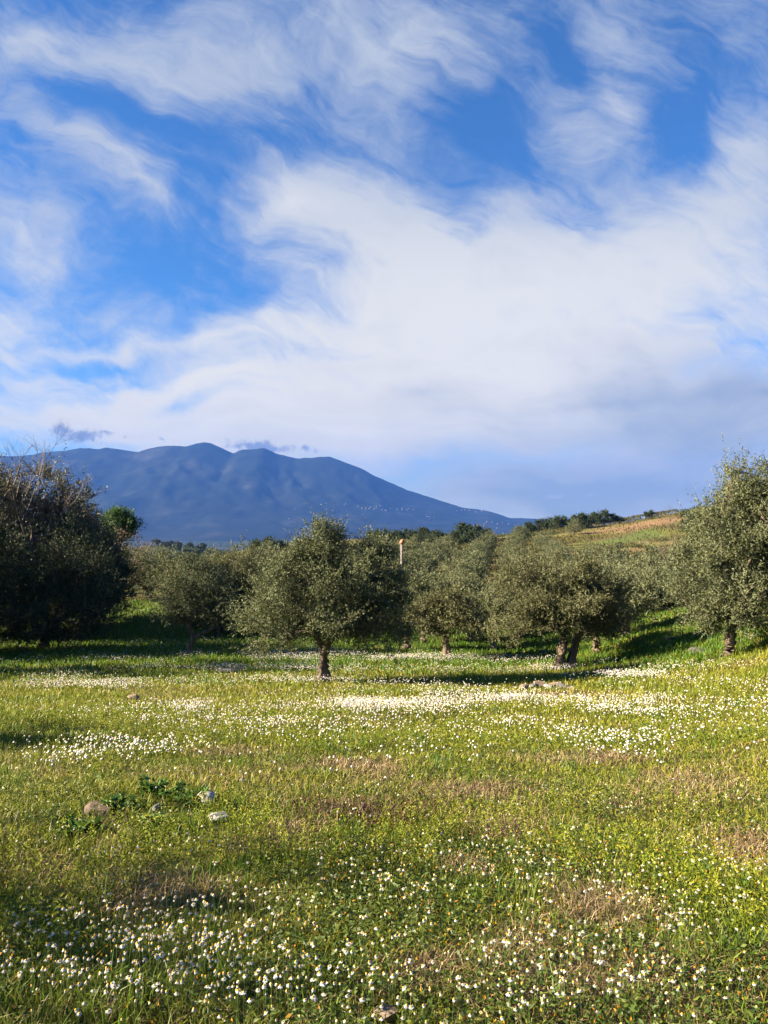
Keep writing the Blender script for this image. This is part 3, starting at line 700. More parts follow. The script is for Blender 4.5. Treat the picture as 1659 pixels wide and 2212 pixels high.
# bare branched tree among them
def bare_tree(name, lab, cat, loc, h, spread, n, seed, m, group=None, r0=.09):
    rng = np.random.default_rng(seed)
    root = empty(name, loc); tag(root, lab, cat, group)
    B = Build(); BT = Build(); tt = []
    tr = bez(np.array([0,0,-.1]), np.array([.1*h,.0,h*.3]), np.array([.12*h,0,h*.55]), 10)
    V,q,t = tube(tr, np.linspace(r0, r0*.6, 10), 9, .1, 3); B.add(V,q,t)
    def grow(p, d, L, r, lev, bld):
        n_ = 6
        end = p+d*L; ctl = p+d*L*.5+rng.normal(0,.08*L,3)+np.array([0,0,.05*L])
        P = bez(p, ctl, end, n_)
        V,q,t = tube(P, np.linspace(r, r*.55, n_), 5 if lev < 2 else 3); bld.add(V,q,t)
        if lev >= 4: return
        for _ in range(3 if lev < 3 else 3):
            k = int(rng.integers(2, n_)); dd = norm(d+rng.normal(0,.42,3)+np.array([0,0,.28]))
            grow(P[k], dd, L*rng.uniform(.5,.72), r*.55, lev+1, BT)
    for _ in range(n):
        k = int(rng.integers(3,10)); a = rng.uniform(0,2*pi)
        d = norm(np.array([cos(a)*spread, sin(a)*spread, 1.0]))
        grow(tr[k], d, h*rng.uniform(.24,.36), r0*.5, 0, B)
    obj('trunk', B.mesh('trunk', m), root)
    V = np.concatenate(BT.V)
    obj('branches', BT.mesh('branches', M_brush, attrs={'tint': np.random.default_rng(1).random(len(V))*.6+.3}), root)
    return root
bare_tree('bare_tree','tall bare tree with fine pale twigs against the sky in the left tree bank','bare tree',at(18,37.0),10.0,.42,6,51,M_bark,GL,r0=.10)
bare_tree('bare_tree','bare sapling standing on the reddish slope beside the tallest olive','bare tree',at(1437,95.0),9.0,.16,4,52,M_bark,None,r0=.05)
# pine, russet shrub, greener trees behind the bank
p = at(256,68.0); PD = (HOR-1095*S2)/FPX*68+EYE-p[2]-6.4
pl = [(0,0,4.9,1.5,1.3,.75),(-.7,0,4.4,1.0,1.0,.6),(.75,0,4.3,1.1,1.0,.6),(1.35,0,3.6,.8,.8,.5),(0,0,5.4,.8,.8,.5),(-1.0,0,3.4,.8,.8,.6),(.2,0,3.4,1.2,1.,.6)]
make_tree('pine_tree','bright green pine tree rising behind the left tree bank below the mountain','pine tree',p,[(a*.8,b*.8,(c-6.4)*.8+6.4+PD,d*.8,e*.8,f*.8) for a,b,c,d,e,f in pl],[stem_simple(4.6,.16)],120,22,9,.24,.42,.17,.06,M_pine,53,None,nlimb=9,up=.7,twig=.02)
def shrub(name, cat, lab, X, D, w, h, seed, lm, ncl, group=None, ll=.16, lw=.05, up=.6, tintb=0., th=.5):
    return bushy(X, D, w, h, seed, lm, lab, name, cat, th=th, ncl=ncl, ll=ll, lw=lw, up=up, group=group, spr=20, lps=9, sig=.3, sl=.5, low=.05, tintb=tintb)
shrub('leafless_shrub','shrub','pinkish brown leafless shrub just right of the bright green pine',288,62.0,4.4,1142,54,M_pink,90,ll=.2,lw=.03)
shrub('leafless_shrub','shrub','russet leafless thicket on the slope left of the tallest olive',1452,130.0,9.0,3.6,55,M_pink,90,ll=.2,lw=.035)
shrub('olive_tree','olive tree','sunlit olive tree with a dark trunk at the end of the shaded grass lane',322,58.0,6.0,1172,56,M_olive,120,ll=.13,lw=.045)
shrub('olive_tree','olive tree','olive tree left of the sunlit one at the far end of the grass lane',262,62.0,4.6,1178,57,M_olive,80,ll=.13,lw=.045)
shrub('olive_tree','olive tree','yellowish olive tree standing above the small shaded forked one',415,54.0,4.4,1192,58,M_olive_gold,90,ll=.13,lw=.045)
shrub('olive_tree','olive tree','round golden-brown olive tree left above the large round one',508,56.0,5.6,1165,59,M_olive_gold,130,ll=.14,lw=.045)
shrub('olive_tree','olive tree','golden olive tree touching the large round one, right of the golden-brown one',585,60.0,4.6,1190,60,M_olive_gold,100,ll=.14,lw=.045)

# prototypes for the hillside grove; the first use moves the prototype itself
GH = 'olive trees covering the far hillside'
def proto(seed, lm, ncl, w=4.6, h=4.2, ll=.20, lw=.075):
    rs = np.random.default_rng(seed); r = w/2
    lob = [(0,0,h*.45,r,r,h*.32),(rs.uniform(-.3,.3)*r,rs.uniform(-.3,.3)*r,h*.72,r*.66,r*.66,h*.26),(-r*.55,-.2*r,h*.42,r*.5,r*.5,h*.27),(r*.5,-.3*r,h*.45,r*.5,r*.5,h*.28),(0,-.55*r,h*.40,r*.5,r*.45,h*.24)]
    return make_tree('olive_tree','x','olive tree',(0,0,0),lob,[stem_simple(h*.32,.17)],ncl,14,8,.3,.45,ll,lw,lm,seed,GH,nlimb=6,fine=False,up=.6,tintb=rs.uniform(0,.1))
protos = [proto(71,M_olive,75),proto(72,M_olive,70,4.2,4.6),proto(73,M_olive_gold,70,4.8,3.9),proto(74,M_olive,60,3.8,3.7)]
used = set()
rg = np.random.default_rng(99)
rows = [('lowest hillside row',40,52),('second hillside row',52,66),('third hillside row',66,84),('upper hillside grove',84,108),('topmost hillside grove',108,160)]
cols = [(560,640,'left of the round olive top'),(640,760,'behind the large round olive'),(760,860,'right of the round olive top'),(860,950,'above the slim olive'),(950,1040,'left of the twin-trunk olive'),(1040,1150,'above left twin-trunk boughs'),(1150,1260,'above right twin-trunk boughs'),(1260,1370,'above the pale-sprigged olive'),(1370,1450,'beside the tallest olive')]
looks = ['round grey-green','taller silvery','broad brownish','low silvery']
seen = {}
yy = 40.0; rowi = 0
while yy < 204:
    sp_ = 5.2+yy*.012
    for xx in np.arange(-.45*yy-2, .56*yy+3, sp_):
        x = xx+rg.uniform(-.9,.9)+(rowi%2)*sp_/2; y = yy+rg.uniform(-1.3,1.3)
        X22 = (384+769*x/y)/S2
        if X22 < 380 or X22 > 1530: continue
        lim = 75 if X22 < 560 else (160 if rg.random() < .6 else 198)+10*sin(X22/60.) if X22 > 1000 else 160
        if X22 > 1120 and rg.random() < .8: lim = 142+8*sin(X22/45.)
        if X22 > 1330: lim = 122
        if abs(X22-868) < 13 and 46 < y < 68: continue
        if y > lim: continue
        if rg.random() < .08: continue
        k = int(rg.choice(4, p=[.34,.26,.24,.16]))
        z = float(H(x,y,True)); sc_ = rg.uniform(.82,1.18)*(.74 if y < 66 else .9)
        rname = next((r for r in rows if r[1] <= y < r[2]), rows[-1])[0]
        cname = next((c for c in cols if c[0] <= X22 < c[1]), None)
        cn = cname[2] if cname else ('beyond the forked olive' if X22 < 560 else 'behind the tallest olive')
        if k in used: o = copy_tree(protos[k], (x,y,z), rg.uniform(0,6.28), (sc_,sc_,sc_*rg.uniform(.85,1.15)))
        else:
            o = protos[k]; used.add(k); o.location = (x,y,z); o.rotation_euler = (0,0,rg.uniform(0,6.28)); o.scale = (sc_,)*3
        tag(o, f'{looks[k]} olive, {rname}, {cn}', 'olive tree', GH)
    yy += 4.8+yy*.018; rowi += 1

# evergreen scrub and oaks on the crests
GC = 'dark evergreen trees along the hill crest'
oak = []
for sd_, w, h in ((81,4.6,4.2),(82,5.6,3.6),(83,3.6,3.6)):
    rs = np.random.default_rng(sd_); r = w/2
    lob = [(0,0,h*.5,r,r,h*.4),(rs.uniform(-.3,.3)*r,0,h*.75,r*.62,r*.65,h*.25),(-r*.6,-.2*r,h*.4,r*.5,r*.5,h*.32),(r*.6,-.2*r,h*.4,r*.5,r*.5,h*.3)]
    oak.append(make_tree('holm_oak','x','evergreen tree',(0,0,0),lob,[stem_simple(h*.3,.16)],60,16,8,.27,.36,.24,.13,M_oak,sd_,GC,nlimb=6,fine=False,up=.5))
ok_used = set()
def place_oak(X, D, k, sc, lab, group=GC, dz=0., ztop=None):
    loc = at(X, D)
    loc = (loc[0], loc[1], loc[2]+dz-.9)
    if k in ok_used: o = copy_tree(oak[k], loc, float(rg.uniform(0,6.28)), sc)
    else:
        o = oak[k]; ok_used.add(k); o.location = loc; o.scale = (sc,)*3 if np.isscalar(sc) else sc
    tag(o, lab, 'evergreen tree', group)
# crest of the bare slope
for i,(X,D,k,sc,lab) in enumerate([
 (1122,224,1,0.79,'low dark evergreen at the bottom end of the crest line beside the valley'),(1140,220,1,1.00,'dark evergreen second from the valley end of the crest line'),(1160,224,1,1.10,'dark spreading evergreen third from the valley end of the crest line'),
 (1180,227,0,1.05,'dark evergreen fourth from the valley end of the crest line'),(1200,220,1,1.16,'dark wide evergreen in the middle of the crest line'),(1222,227,0,1.05,'dark evergreen just left of the tall round crest tree'),
 (1254,211,2,1.31,'tall round-headed crest tree with a visible trunk'),(1240,232,1,0.84,'low dark evergreen tucked behind the tall round-headed crest tree'),(1278,220,0,1.00,'dark round evergreen just right of the tall round crest tree'),
 (1302,217,0,1.10,'dark bushy evergreen third from the red-earth end of the crest line'),(1322,220,1,0.73,'low wind-swept evergreen near the red-earth end of the crest line'),(1338,219,1,0.53,'smallest evergreen at the red-earth end of the crest line'),
 (1404,217,0,0.65,'lone dark green bush standing on the skyline above red earth'),(1484,204,0,0.73,'dark bush on the skyline touching the tallest olive'),(1500,179,0,1.21,'dark evergreen half hidden by the tallest olive'),(1512,147,2,1.47,'dark tree behind the ragged left edge of tallest olive')]):
    place_oak(X, D, k, sc, lab)
# crest towards the valley, left of the slope
for (X,D,k,sc,lab) in [
 (1035,204,0,1.21,'dark domed evergreen at the right end of the clump over the grove'),(1000,211,2,1.37,'olive-green domed tree in the middle of the clump over the grove'),(985,195,1,1.05,'low dark bush at the foot of the clump over the grove'),(1012,201,1,0.95,'dark bush between the two domed trees over the grove'),
 (955,224,2,0.65,'tiny round tree alone on the crest gap over the grove'),(912,224,2,1.10,'round grey-green tree standing up from the crest hedge'),
 (880,220,1,0.95,'dark crest bush just left of the round grey-green tree'),(932,220,1,0.84,'dark crest bush just right of the round grey-green tree'),(858,224,2,0.89,'pointed dark tree on the crest right of the large round olive'),
 (835,220,1,0.95,'dark crest bush behind the right shoulder of the large round olive'),(812,224,0,0.89,'dark round crest tree touching the large round olive'),(895,204,1,1.00,'dark scrub bush below the round grey-green crest tree'),(848,201,1,1.05,'dark scrub bush below the pointed crest tree'),(942,198,1,1.05,'dark scrub bush under the tiny lone crest tree'),(970,208,1,0.73,'low scrub bush left of the domed clump'),
 (1170,138,1,0.58,'small dark green bush alone on the dry grass slope'),(1375,120,2,0.79,'dark spiky evergreen among the grey olives of the slope')]:
    place_oak(X, D, k, sc, lab)
for (X,D,sc,dz,lab) in [(575,190,1.3,-.2,'dark round tree left of the large round olive top, against the blue valley'),(556,195,1.1,-.4,'dark bush joined to the left of the round tree by the valley'),(600,192,1.1,-.3,'dark bush joined to the right of the round tree by the valley'),
                        (370,150,1.5,-3.2,'dark evergreen in the hollow beyond the yellowish olive'),(395,165,1.7,-3.2,'blue-green tree in the hollow, right of the dark evergreen'),(425,170,1.7,-3.2,'blue-green tree in the middle of the distant hollow'),(452,160,1.5,-3.2,'blue-green tree in the hollow left of the golden-brown olive'),(345,170,1.5,-3.2,'blue-green tree in the hollow beside the russet shrub'),(475,180,1.6,-3.2,'blue-green tree behind the golden-brown olive crown')]:
    place_oak(X, D, int(rg.integers(0,3)), sc, lab, 'dark trees in the hollow before the valley', dz)
# far hill with specks of trees
for i,(X,w) in enumerate([(352,.9),(362,1.1),(371,.8),(384,1.3),(392,1.0),(402,.8),(411,1.1),(338,1.2),(425,.9),(436,1.2)]):
    place_oak(X, 770+float(rg.uniform(-40,40)), int(rg.integers(0,3)), w*1.4, 'tiny far tree dotted along the hazy hill across the hollow', 'tiny trees on the hazy hill')

# ------------------------------------------------------------------ off-frame trees whose shadows cross the meadow
GS = 'trees left of the frame shading the meadow'
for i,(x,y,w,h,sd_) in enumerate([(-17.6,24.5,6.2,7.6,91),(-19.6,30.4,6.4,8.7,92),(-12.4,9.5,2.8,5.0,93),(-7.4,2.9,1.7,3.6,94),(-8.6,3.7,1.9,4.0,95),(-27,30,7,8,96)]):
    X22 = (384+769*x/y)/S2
    bushy(X22, y, w, h, sd_, M_shade_dark, ['big dark tree outside the frame beside the left bank','big dark tree outside the frame behind the left bank','small olive outside the frame at mid-meadow height','low bush outside the frame near the camera','bushy olive outside the frame between near and mid meadow','large tree far outside the frame on the left'][i], 'shade_tree', 'tree', ncl=int(14*w) if w > 4 else {93:20,94:9,95:11}[sd_], ll=.16, lw=.07, spr=20, lps=8, group=GS)

# ------------------------------------------------------------------ meadow plants
def blade_mesh(name, rng, x, y, hgt, wid, m, lean=.5, tint=None, nseg=2):
    n = len(x); z = H(x, y, True)-.01
    a = rng.uniform(0, 2*pi, n); f = rng.uniform(0, 2*pi, n)
    ln = hgt*lean*rng.uniform(.15, 1.2, n)
    b = np.stack([x,y,z],1)
    L_ = np.stack([np.cos(a)*ln, np.sin(a)*ln, np.zeros(n)],1); up = np.zeros((n,3)); up[:,2] = hgt*rng.uniform(.85,1,n)
    W = np.stack([np.cos(f)*wid, np.sin(f)*wid, np.zeros(n)],1)*.5
    m1 = b+L_*.28+up*.55; tip = b+L_+up*np.clip(1-.25*ln[:,None]/hgt[:,None],.3,1)
    V = np.stack([b-W, b+W, m1-W*.8, m1+W*.8, tip],1).reshape(-1,3)
    k = np.arange(n)[:,None]*5
    t = np.concatenate([k+np.array([0,1,3]), k+np.array([0,3,2]), k+np.array([2,3,4])])
    if tint is None: tint = np.clip(rng.normal(.45,.22,n),0,1)
    return mesh_np(name, V, [t], m, {'tint': np.repeat(tint,5)})

def field(rng, n, y0, y1, power, pad=1.2, tl=-.60, tr=.60):
    """scatter over the visible wedge with density ~ 1/y**power"""
    yg = np.linspace(y0, y1, 600); wdt = (tr-tl)*yg+2*pad
    pdf = wdt/yg**power; cdf = np.cumsum(pdf); cdf /= cdf[-1]
    y = np.interp(rng.random(n), cdf, yg)
    x = tl*y-pad+rng.random(n)*((tr-tl)*y+2*pad)
    return x, y

# dry patches (photo x, y, rx, ry)
DRY = [(560,1830,110,32),(250,1800,60,40),(80,1880,80,40),(300,1925,160,40),(1470,1700,160,40),(1130,2060,130,60),(1290,1960,110,50),(760,1650,120,16),(1000,1880,70,30),(1270,2130,180,50),(640,1790,80,18),(1300,1640,120,14),(820,1660,60,20),(1610,1830,50,40),(330,1505,80,10),(90,1530,120,12),(1180,1500,90,8),(1000,1700,120,22),(480,1620,120,14),(930,2100,120,40),(1080,1790,80,25)]
DX, DY = hit([d[0] for d in DRY], [d[1] for d in DRY])
def dryness(x, y):
    X22 = (384+FPX*x/np.maximum(y,.5))/S2
    zr = (H(x,y)-EYE)/np.maximum(y,.5); Y22 = (HOR-FPX*zr)/S2
    s = np.zeros_like(x)
    for (cx,cy,rx,ry) in DRY: s = np.maximum(s, np.exp(-((X22-cx)/rx)**2-((Y22-cy)/ry)**2))
    n = fbm(x*.8, y*.8, 3, 77)
    return np.clip(s+1.25*(n-.53), 0, 1)

RK = np.array([(446,1738,34),(476,1770,40),(216,1756,58),(340,1756,26),(190,1786,26),(832,2192,52),(523,1688,14),(492,1452,46),(288,1512,22),(1183,1486,110),(1313,1452,13),(1506,1409,60)],float)
RX, RY = hit(RK[:,0], RK[:,1]); RW = RK[:,2]*S2*RY/FPX
def clear(x, y):
    ok = np.ones(len(x), bool)
    for a, b, w in zip(RX, RY, RW):
        ok &= ~((np.abs(x-a*(1-.0)) < w*.55) & (y > b-max(.55*w,.28+.02*b)) & (y < b+w*.5))
    return ok
rg2 = np.random.default_rng(2024)
# short green grass everywhere
parts = []
x, y = field(rg2, 290000, 1.7, 34, 1.5)
dr = dryness(x, y); lush = sstep(.52,.66,fbm(x*.5,y*.5,3,61))
keep = (rg2.random(len(x)) > dr*.9) & (clear(x,y) | (rg2.random(len(x)) < .28))
x, y, dr, lush = x[keep], y[keep], dr[keep], lush[keep]
hg = (.035+.05*rg2.random(len(x))+.07*lush*rg2.random(len(x)))*(1+.5*sstep(6,18,y))
tint = np.clip(rg2.normal(.46,.2,len(x))-.18*lush+.3*dr+.22*sstep(3.5,11,y)-.12*(1-sstep(2.5,5,y)),0,1)
g1 = obj('grass', blade_mesh('grass', rg2, x, y, hg, (.003+.0010*y)*rg2.uniform(.6,1.2,len(x)), M_grass, .8, tint))
tag(g1, 'short yellow-green grass covering the meadow', 'grass', kind='stuff')
# tall grass under the grove
x, y = field(rg2, 90000, 21, 56, 1.3, 2., -.52, .56)
k = (rg2.random(len(x)) < np.clip(.15+sstep(24,30,y)+.9*sstep(5,9,x),0,1))
x, y = x[k], y[k]
g2 = obj('tall_grass', blade_mesh('tall_grass', rg2, x, y, .12+.16*rg2.random(len(x)), .010+.0011*y*rg2.uniform(.6,1.2,len(x)), M_lush, .45))
tag(g2, 'lush green grass growing under the olive trees', 'grass', kind='stuff')
# long blades in near tufts
tx, ty = field(rg2, 210, 2.2, 14, 1.4)
n_t = rg2.integers(8, 30, len(tx)); i = np.repeat(np.arange(len(tx)), n_t)
x = tx[i]+rg2.normal(0,.07,len(i)); y = ty[i]+rg2.normal(0,.07,len(i))
g3 = obj('long_grass', blade_mesh('long_grass', rg2, x, y, .08+.13*rg2.random(len(x)), .0035+.0008*y*rg2.uniform(.6,1.2,len(x)), M_lush, .6, np.clip(rg2.normal(.6,.25,len(x)),0,1)))
tag(g3, 'long arching grass blades in loose tufts', 'grass', kind='stuff')
# dry grass
x, y = field(rg2, 330000, 1.7, 34, 1.75)
dr = dryness(x, y); k = (rg2.random(len(x)) < dr**.8*.95+.03) & clear(x,y)
x, y = x[k], y[k]
g4 = obj('dry_grass', blade_mesh('dry_grass', rg2, x, y, (.035+.075*rg2.random(len(x))), .0024+.0008*y*rg2.uniform(.6,1.2,len(x)), M_dry, 1.1, np.clip(rg2.normal(.45,.25,len(x)),0,1)))
tag(g4, 'dry tan grass matted in patches through the meadow', 'grass', kind='stuff')

x, y = field(rg2, 190000, 1.7, 9, 1.9)
dr = dryness(x, y); k = (rg2.random(len(x)) < dr*.8) & clear(x,y); x, y = x[k], y[k]
g9 = obj('straw', blade_mesh('straw', rg2, x, y, .03+.08*rg2.random(len(x)), (.002+.0007*y)*rg2.uniform(.6,1.3,len(x)), M_dry, 1.6, np.clip(rg2.normal(.4,.3,len(x)),0,1)))
tag(g9, 'bleached straw lying tangled in the near meadow', 'straw', kind='stuff')
x, y = field(rg2, 2600, 1.9, 7, 1.5); k = fbm(x*.9,y*.9,3,222) > .47; x, y = x[k], y[k]; n_ = len(x)
dd_ = norm(np.stack([rg2.normal(0,.3,n_), rg2.normal(0,.3,n_), np.ones(n_)],1)); bb_ = np.stack([x,y,H(x,y,True)+.05+.08*rg2.random(n_)],1)
Va,qa,ta = leaves(rg2, bb_, dd_, np.full(n_,.013), np.full(n_,.009), rg2.random(n_)); Vb,qb,tb = leaves(rg2, bb_, dd_, np.full(n_,.013), np.full(n_,.009), rg2.random(n_))
g10 = obj('orange_buds', mesh_np('orange_buds', np.concatenate([Va,Vb]), [np.concatenate([qa,qb+len(Va)])], leaf_mat('orange_bud', [(0,(.40,.13,.012)),(1,(.55,.30,.02))], trans=.2), {'tint': np.concatenate([ta,tb])}))
tag(g10, 'small orange marigold buds dotted in the near meadow', 'flower buds', kind='stuff')
# dry grass and scrub on the bare slope
x = rg2.uniform(-40, 130, 160000); y = rg2.uniform(118, 226, 160000)
X22 = (384+FPX*x/y)/S2; k = (X22 > 980) & (X22 < 1560) & (fbm(x*.12,y*.12,3,15) > .38)
for (pX, pD, pr) in [(1360,201,14),(1440,204,10),(1265,198,8),(1330,175,9),(1395,181,10)]:
    k &= ((x-(pX*S2-384)/FPX*pD)/pr)**2+((y-pD)/(pr*1.1))**2 > rg2.uniform(-.15,1.3,len(x))
x, y = x[k], y[k]
g8 = obj('slope_grass', blade_mesh('slope_grass', rg2, x, y, .25+.5*rg2.random(len(x)), .10+.10*rg2.random(len(x)), M_scrub, .5, np.clip(rg2.normal(.4,.25,len(x))+.9*(fbm(x*.08,y*.08,3,8)-.5),0,1)))
tag(g8, 'dry rough grass on the bare slope above the grove', 'grass', kind='stuff')
# low broad leaves
def leaf_field(name, rng, x, y, zoff, length, width, m, tint, flat_=.5):
    n = len(x); a = rng.uniform(0,2*pi,n); el = rng.uniform(-.1,1.1,n)*flat_+.1
    d = np.stack([np.cos(a)*np.cos(el), np.sin(a)*np.cos(el), np.sin(el)],1)
    base = np.stack([x,y,H(x,y,True)+zoff],1)
    V,q,t = leaves(rng, base, d, length, width, tint)
    return mesh_np(name, V, [q], m, {'tint': t})
x, y = field(rg2, 230000, 1.7, 15, 2.0)
cv = fbm(x*1.1, y*1.1, 3, 91); dr = dryness(x,y)
k = rg2.random(len(x)) < np.clip((cv-.34)*3.2,0.05,1)*(1-.75*dr)
k &= clear(x,y)
x, y = x[k], y[k]
zo = rg2.random(len(x))**.8*.085
g5 = obj('leafy_ground_cover', leaf_field('leafy_ground_cover', rg2, x, y, zo, .013+.016*rg2.random(len(x))+.001*y, .005+.007*rg2.random(len(x))+.0004*y, M_cover, np.clip(rg2.normal(.45,.2,len(x))+(rg2.random(len(x))<.025)*.5,0,1)))
tag(g5, 'small broad leaves of clover and marigold covering the ground', 'ground cover', kind='stuff')
# upright yellow-green leafy stalks
px_, py_ = field(rg2, 13000, 3.0, 17, 1.5)
k = (fbm(px_*.6,py_*.6,3,33) > .50) & (py_ > 2.6); px_, py_ = px_[k], py_[k]
kk = 16; i = np.repeat(np.arange(len(px_)), kk); s = np.tile((np.arange(kk)+.5)/kk, len(px_))
hh = (.10+.14*rg2.random(len(px_)))[i]
g6 = obj('leafy_stalks', leaf_field('leafy_stalks', rg2, px_[i]+rg2.normal(0,.008,len(i)), py_[i]+rg2.normal(0,.008,len(i)), s*hh, .014+.012*rg2.random(len(i))+.0008*py_[i], .004+.003*rg2.random(len(i))+.0004*py_[i], M_stalk, np.clip(s*.6+rg2.normal(.2,.15,len(i)),0,1), .9))
tag(g6, 'upright yellow-green leafy stalks among the grass', 'weeds', kind='stuff')
# dead reddish weed patch
X_, Y_ = hit(rg2.normal(800,75,1500), rg2.normal(1752,14,1500))
g7 = obj('dead_weeds', blade_mesh('dead_weeds', rg2, X_, Y_, .05+.1*rg2.random(1500), np.full(1500,.009), M_dead, 1.3))
tag(g7, 'patch of dead dark red weeds flattened in the grass', 'weeds', kind='stuff')

# ------------------------------------------------------------------ daisies
def daisy_parts(rng, droop, npet=13, rad=.0165, dome=.0075, skip=0., stem_h=.2):
    """petals, centre, stem as (V, faces) with the base of the stem at the origin"""
    top = np.array([rng.normal(0,.012), rng.normal(0,.012), stem_h])
    tilt = norm(np.array([rng.normal(0,.25)-.15, rng.normal(0,.25)-.15, 1.0]))
    ax = norm(np.cross(tilt, np.array([0,1.,0]))); ay = np.cross(tilt, ax)
    PV, PQ = [], []
    for k in range(npet):
        if rng.random() < skip: continue
        a = 2*pi*k/npet+rng.normal(0,.08); d = ax*cos(a)+ay*sin(a); s = -ax*sin(a)+ay*cos(a)
        dr = droop+rng.normal(0,.12)
        r0 = dome*.8; L_ = rad*rng.uniform(.85,1.1); w = .0052
        p0 = top+d*r0; pm = p0+(d*cos(dr*.6)-tilt*sin(dr*.6))*L_*.5; p1 = pm+(d*cos(dr)-tilt*sin(dr))*L_*.5
        b = len(PV)
        PV += [p0-s*w*.3, p0+s*w*.3, pm+s*w*.5, pm-s*w*.5, p1+s*w*.32, p1-s*w*.32]
        PQ += [(b,b+1,b+2,b+3),(b+3,b+2,b+4,b+5)]
    # dome
    CV, CQ, CT = [], [], []
    prof = [(1.0,-.15),(1.0,.25),(.72,.75),(.35,1.05)]
    for (r_, h_) in prof:
        for k in range(9):
            a = 2*pi*k/9; CV.append(top+(ax*cos(a)+ay*sin(a))*dome*r_+tilt*dome*h_)
    CV.append(top+tilt*dome*1.15)
    for i in range(3):
        for k in range(9): CQ.append((i*9+k, i*9+(k+1)%9, (i+1)*9+(k+1)%9, (i+1)*9+k))
    for k in range(9): CT.append((27+k, 27+(k+1)%9, 36))
    P = bez(np.array([0,0,-.02]), np.array([rng.normal(0,.02),rng.normal(0,.02),stem_h*.5]), top, 6)
    SV, SQ, ST = tube(P, np.full(6,.0014), 4)
    return (np.array(PV), np.array(PQ)), (np.array(CV), np.array(CQ), np.array(CT)), (SV, SQ, ST)
NPROTO = 10
DP = []
kinds_d = ['open','half','droop','bud','half','droop','droop','half','droop','bud']
for i in range(NPROTO):
    kd = kinds_d[i]
    dr = {'open': .15, 'half': .65, 'droop': 1.25, 'bud': 1.5}[kd]
    DP.append(daisy_parts(np.random.default_rng(300+i), dr, rad=.0165 if kd != 'bud' else .009, dome=.0085, skip=.08, stem_h=.30))
FL = [(830,2340,1000,130,210),(830,2080,900,150,520),(1300,1950,400,230,180),(450,2090,440,110,330),(330,1960,400,170,90), # photo x, y, rx, ry, how many
 (330,2080,400,110,300),(650,2010,330,70,120),(250,1870,230,45,95),(820,1945,260,70,120),(1110,1885,170,80,90),(1580,1900,160,170,170),(1450,2050,230,140,95),(1100,2100,300,100,55),(1480,1740,240,55,60),
 (500,2180,420,40,120),(1400,2180,260,40,40),(450,1960,330,40,50),(1200,1760,300,60,30),(800,1740,120,40,30),(800,1800,700,250,160)]
MF = [(1470,1600,240,50,1000),(1540,1560,200,30,700),(1100,1520,300,16,2300),(760,1540,320,12,2300),(620,1545,200,14,1400),(760,1500,240,14,700),(400,1478,300,11,1300),(960,1450,300,7,1800),(1060,1436,220,5,800),(700,1418,260,11,1300),(870,1427,300,5,1200),(1320,1466,100,6,700),(100,1655,100,14,260),(300,1632,140,16,220),(600,1572,260,22,700),(200,1545,260,20,500),(1590,1492,120,14,700),
      (250,1430,260,40,800),(480,1395,120,40,400),(230,1490,180,8,400),(900,1650,800,60,200),(1100,1580,600,40,700),(1400,1450,240,10,240),(500,1445,260,8,500),(1000,1480,500,14,700),(60,1420,120,30,160),(1300,1545,330,30,1000)]
rf = np.random.default_rng(77)
MF = [(a,b,c,d,int(n*(1.9 if b < 1500 else 1.15))) for a,b,c,d,n in MF]
def sample(lst):
    X = []; Y = []
    for (cx,cy,rx,ry,n) in lst:
        r = np.where(rf.random(n) < .6, 1.25*np.sqrt(rf.random(n)), np.abs(rf.normal(0,.62,n))); a = rf.uniform(0,2*pi,n)
        X.append(cx+rx*r*np.cos(a)); Y.append(cy+ry*r*np.sin(a))
    X = np.concatenate(X); Y = np.concatenate(Y)
    return X, Y
X, Y = sample(FL); k = (Y < 2560) & (X > -120) & (X < 1780); X, Y = X[k], Y[k]
nx_, ny_ = hit(X, Y+0)
pk = fbm(nx_*1.5, ny_*1.5, 3, 505); k = rf.random(len(nx_)) < np.clip((pk-.33)*6, .2, 1)
nx_, ny_ = nx_[k], ny_[k]
X, Y = sample(MF); k = (X > -80) & (X < 1740) & (Y > 1345); fx_, fy_ = hit(X[k], Y[k])
pk = fbm(fx_*.75, fy_*.55, 4, 404); k = rf.random(len(fx_)) < np.clip((pk-.39)*6, .1, 1)
fx_, fy_ = fx_[k], fy_[k]
order = np.argsort(ny_); nx_, ny_ = nx_[order], ny_[order]
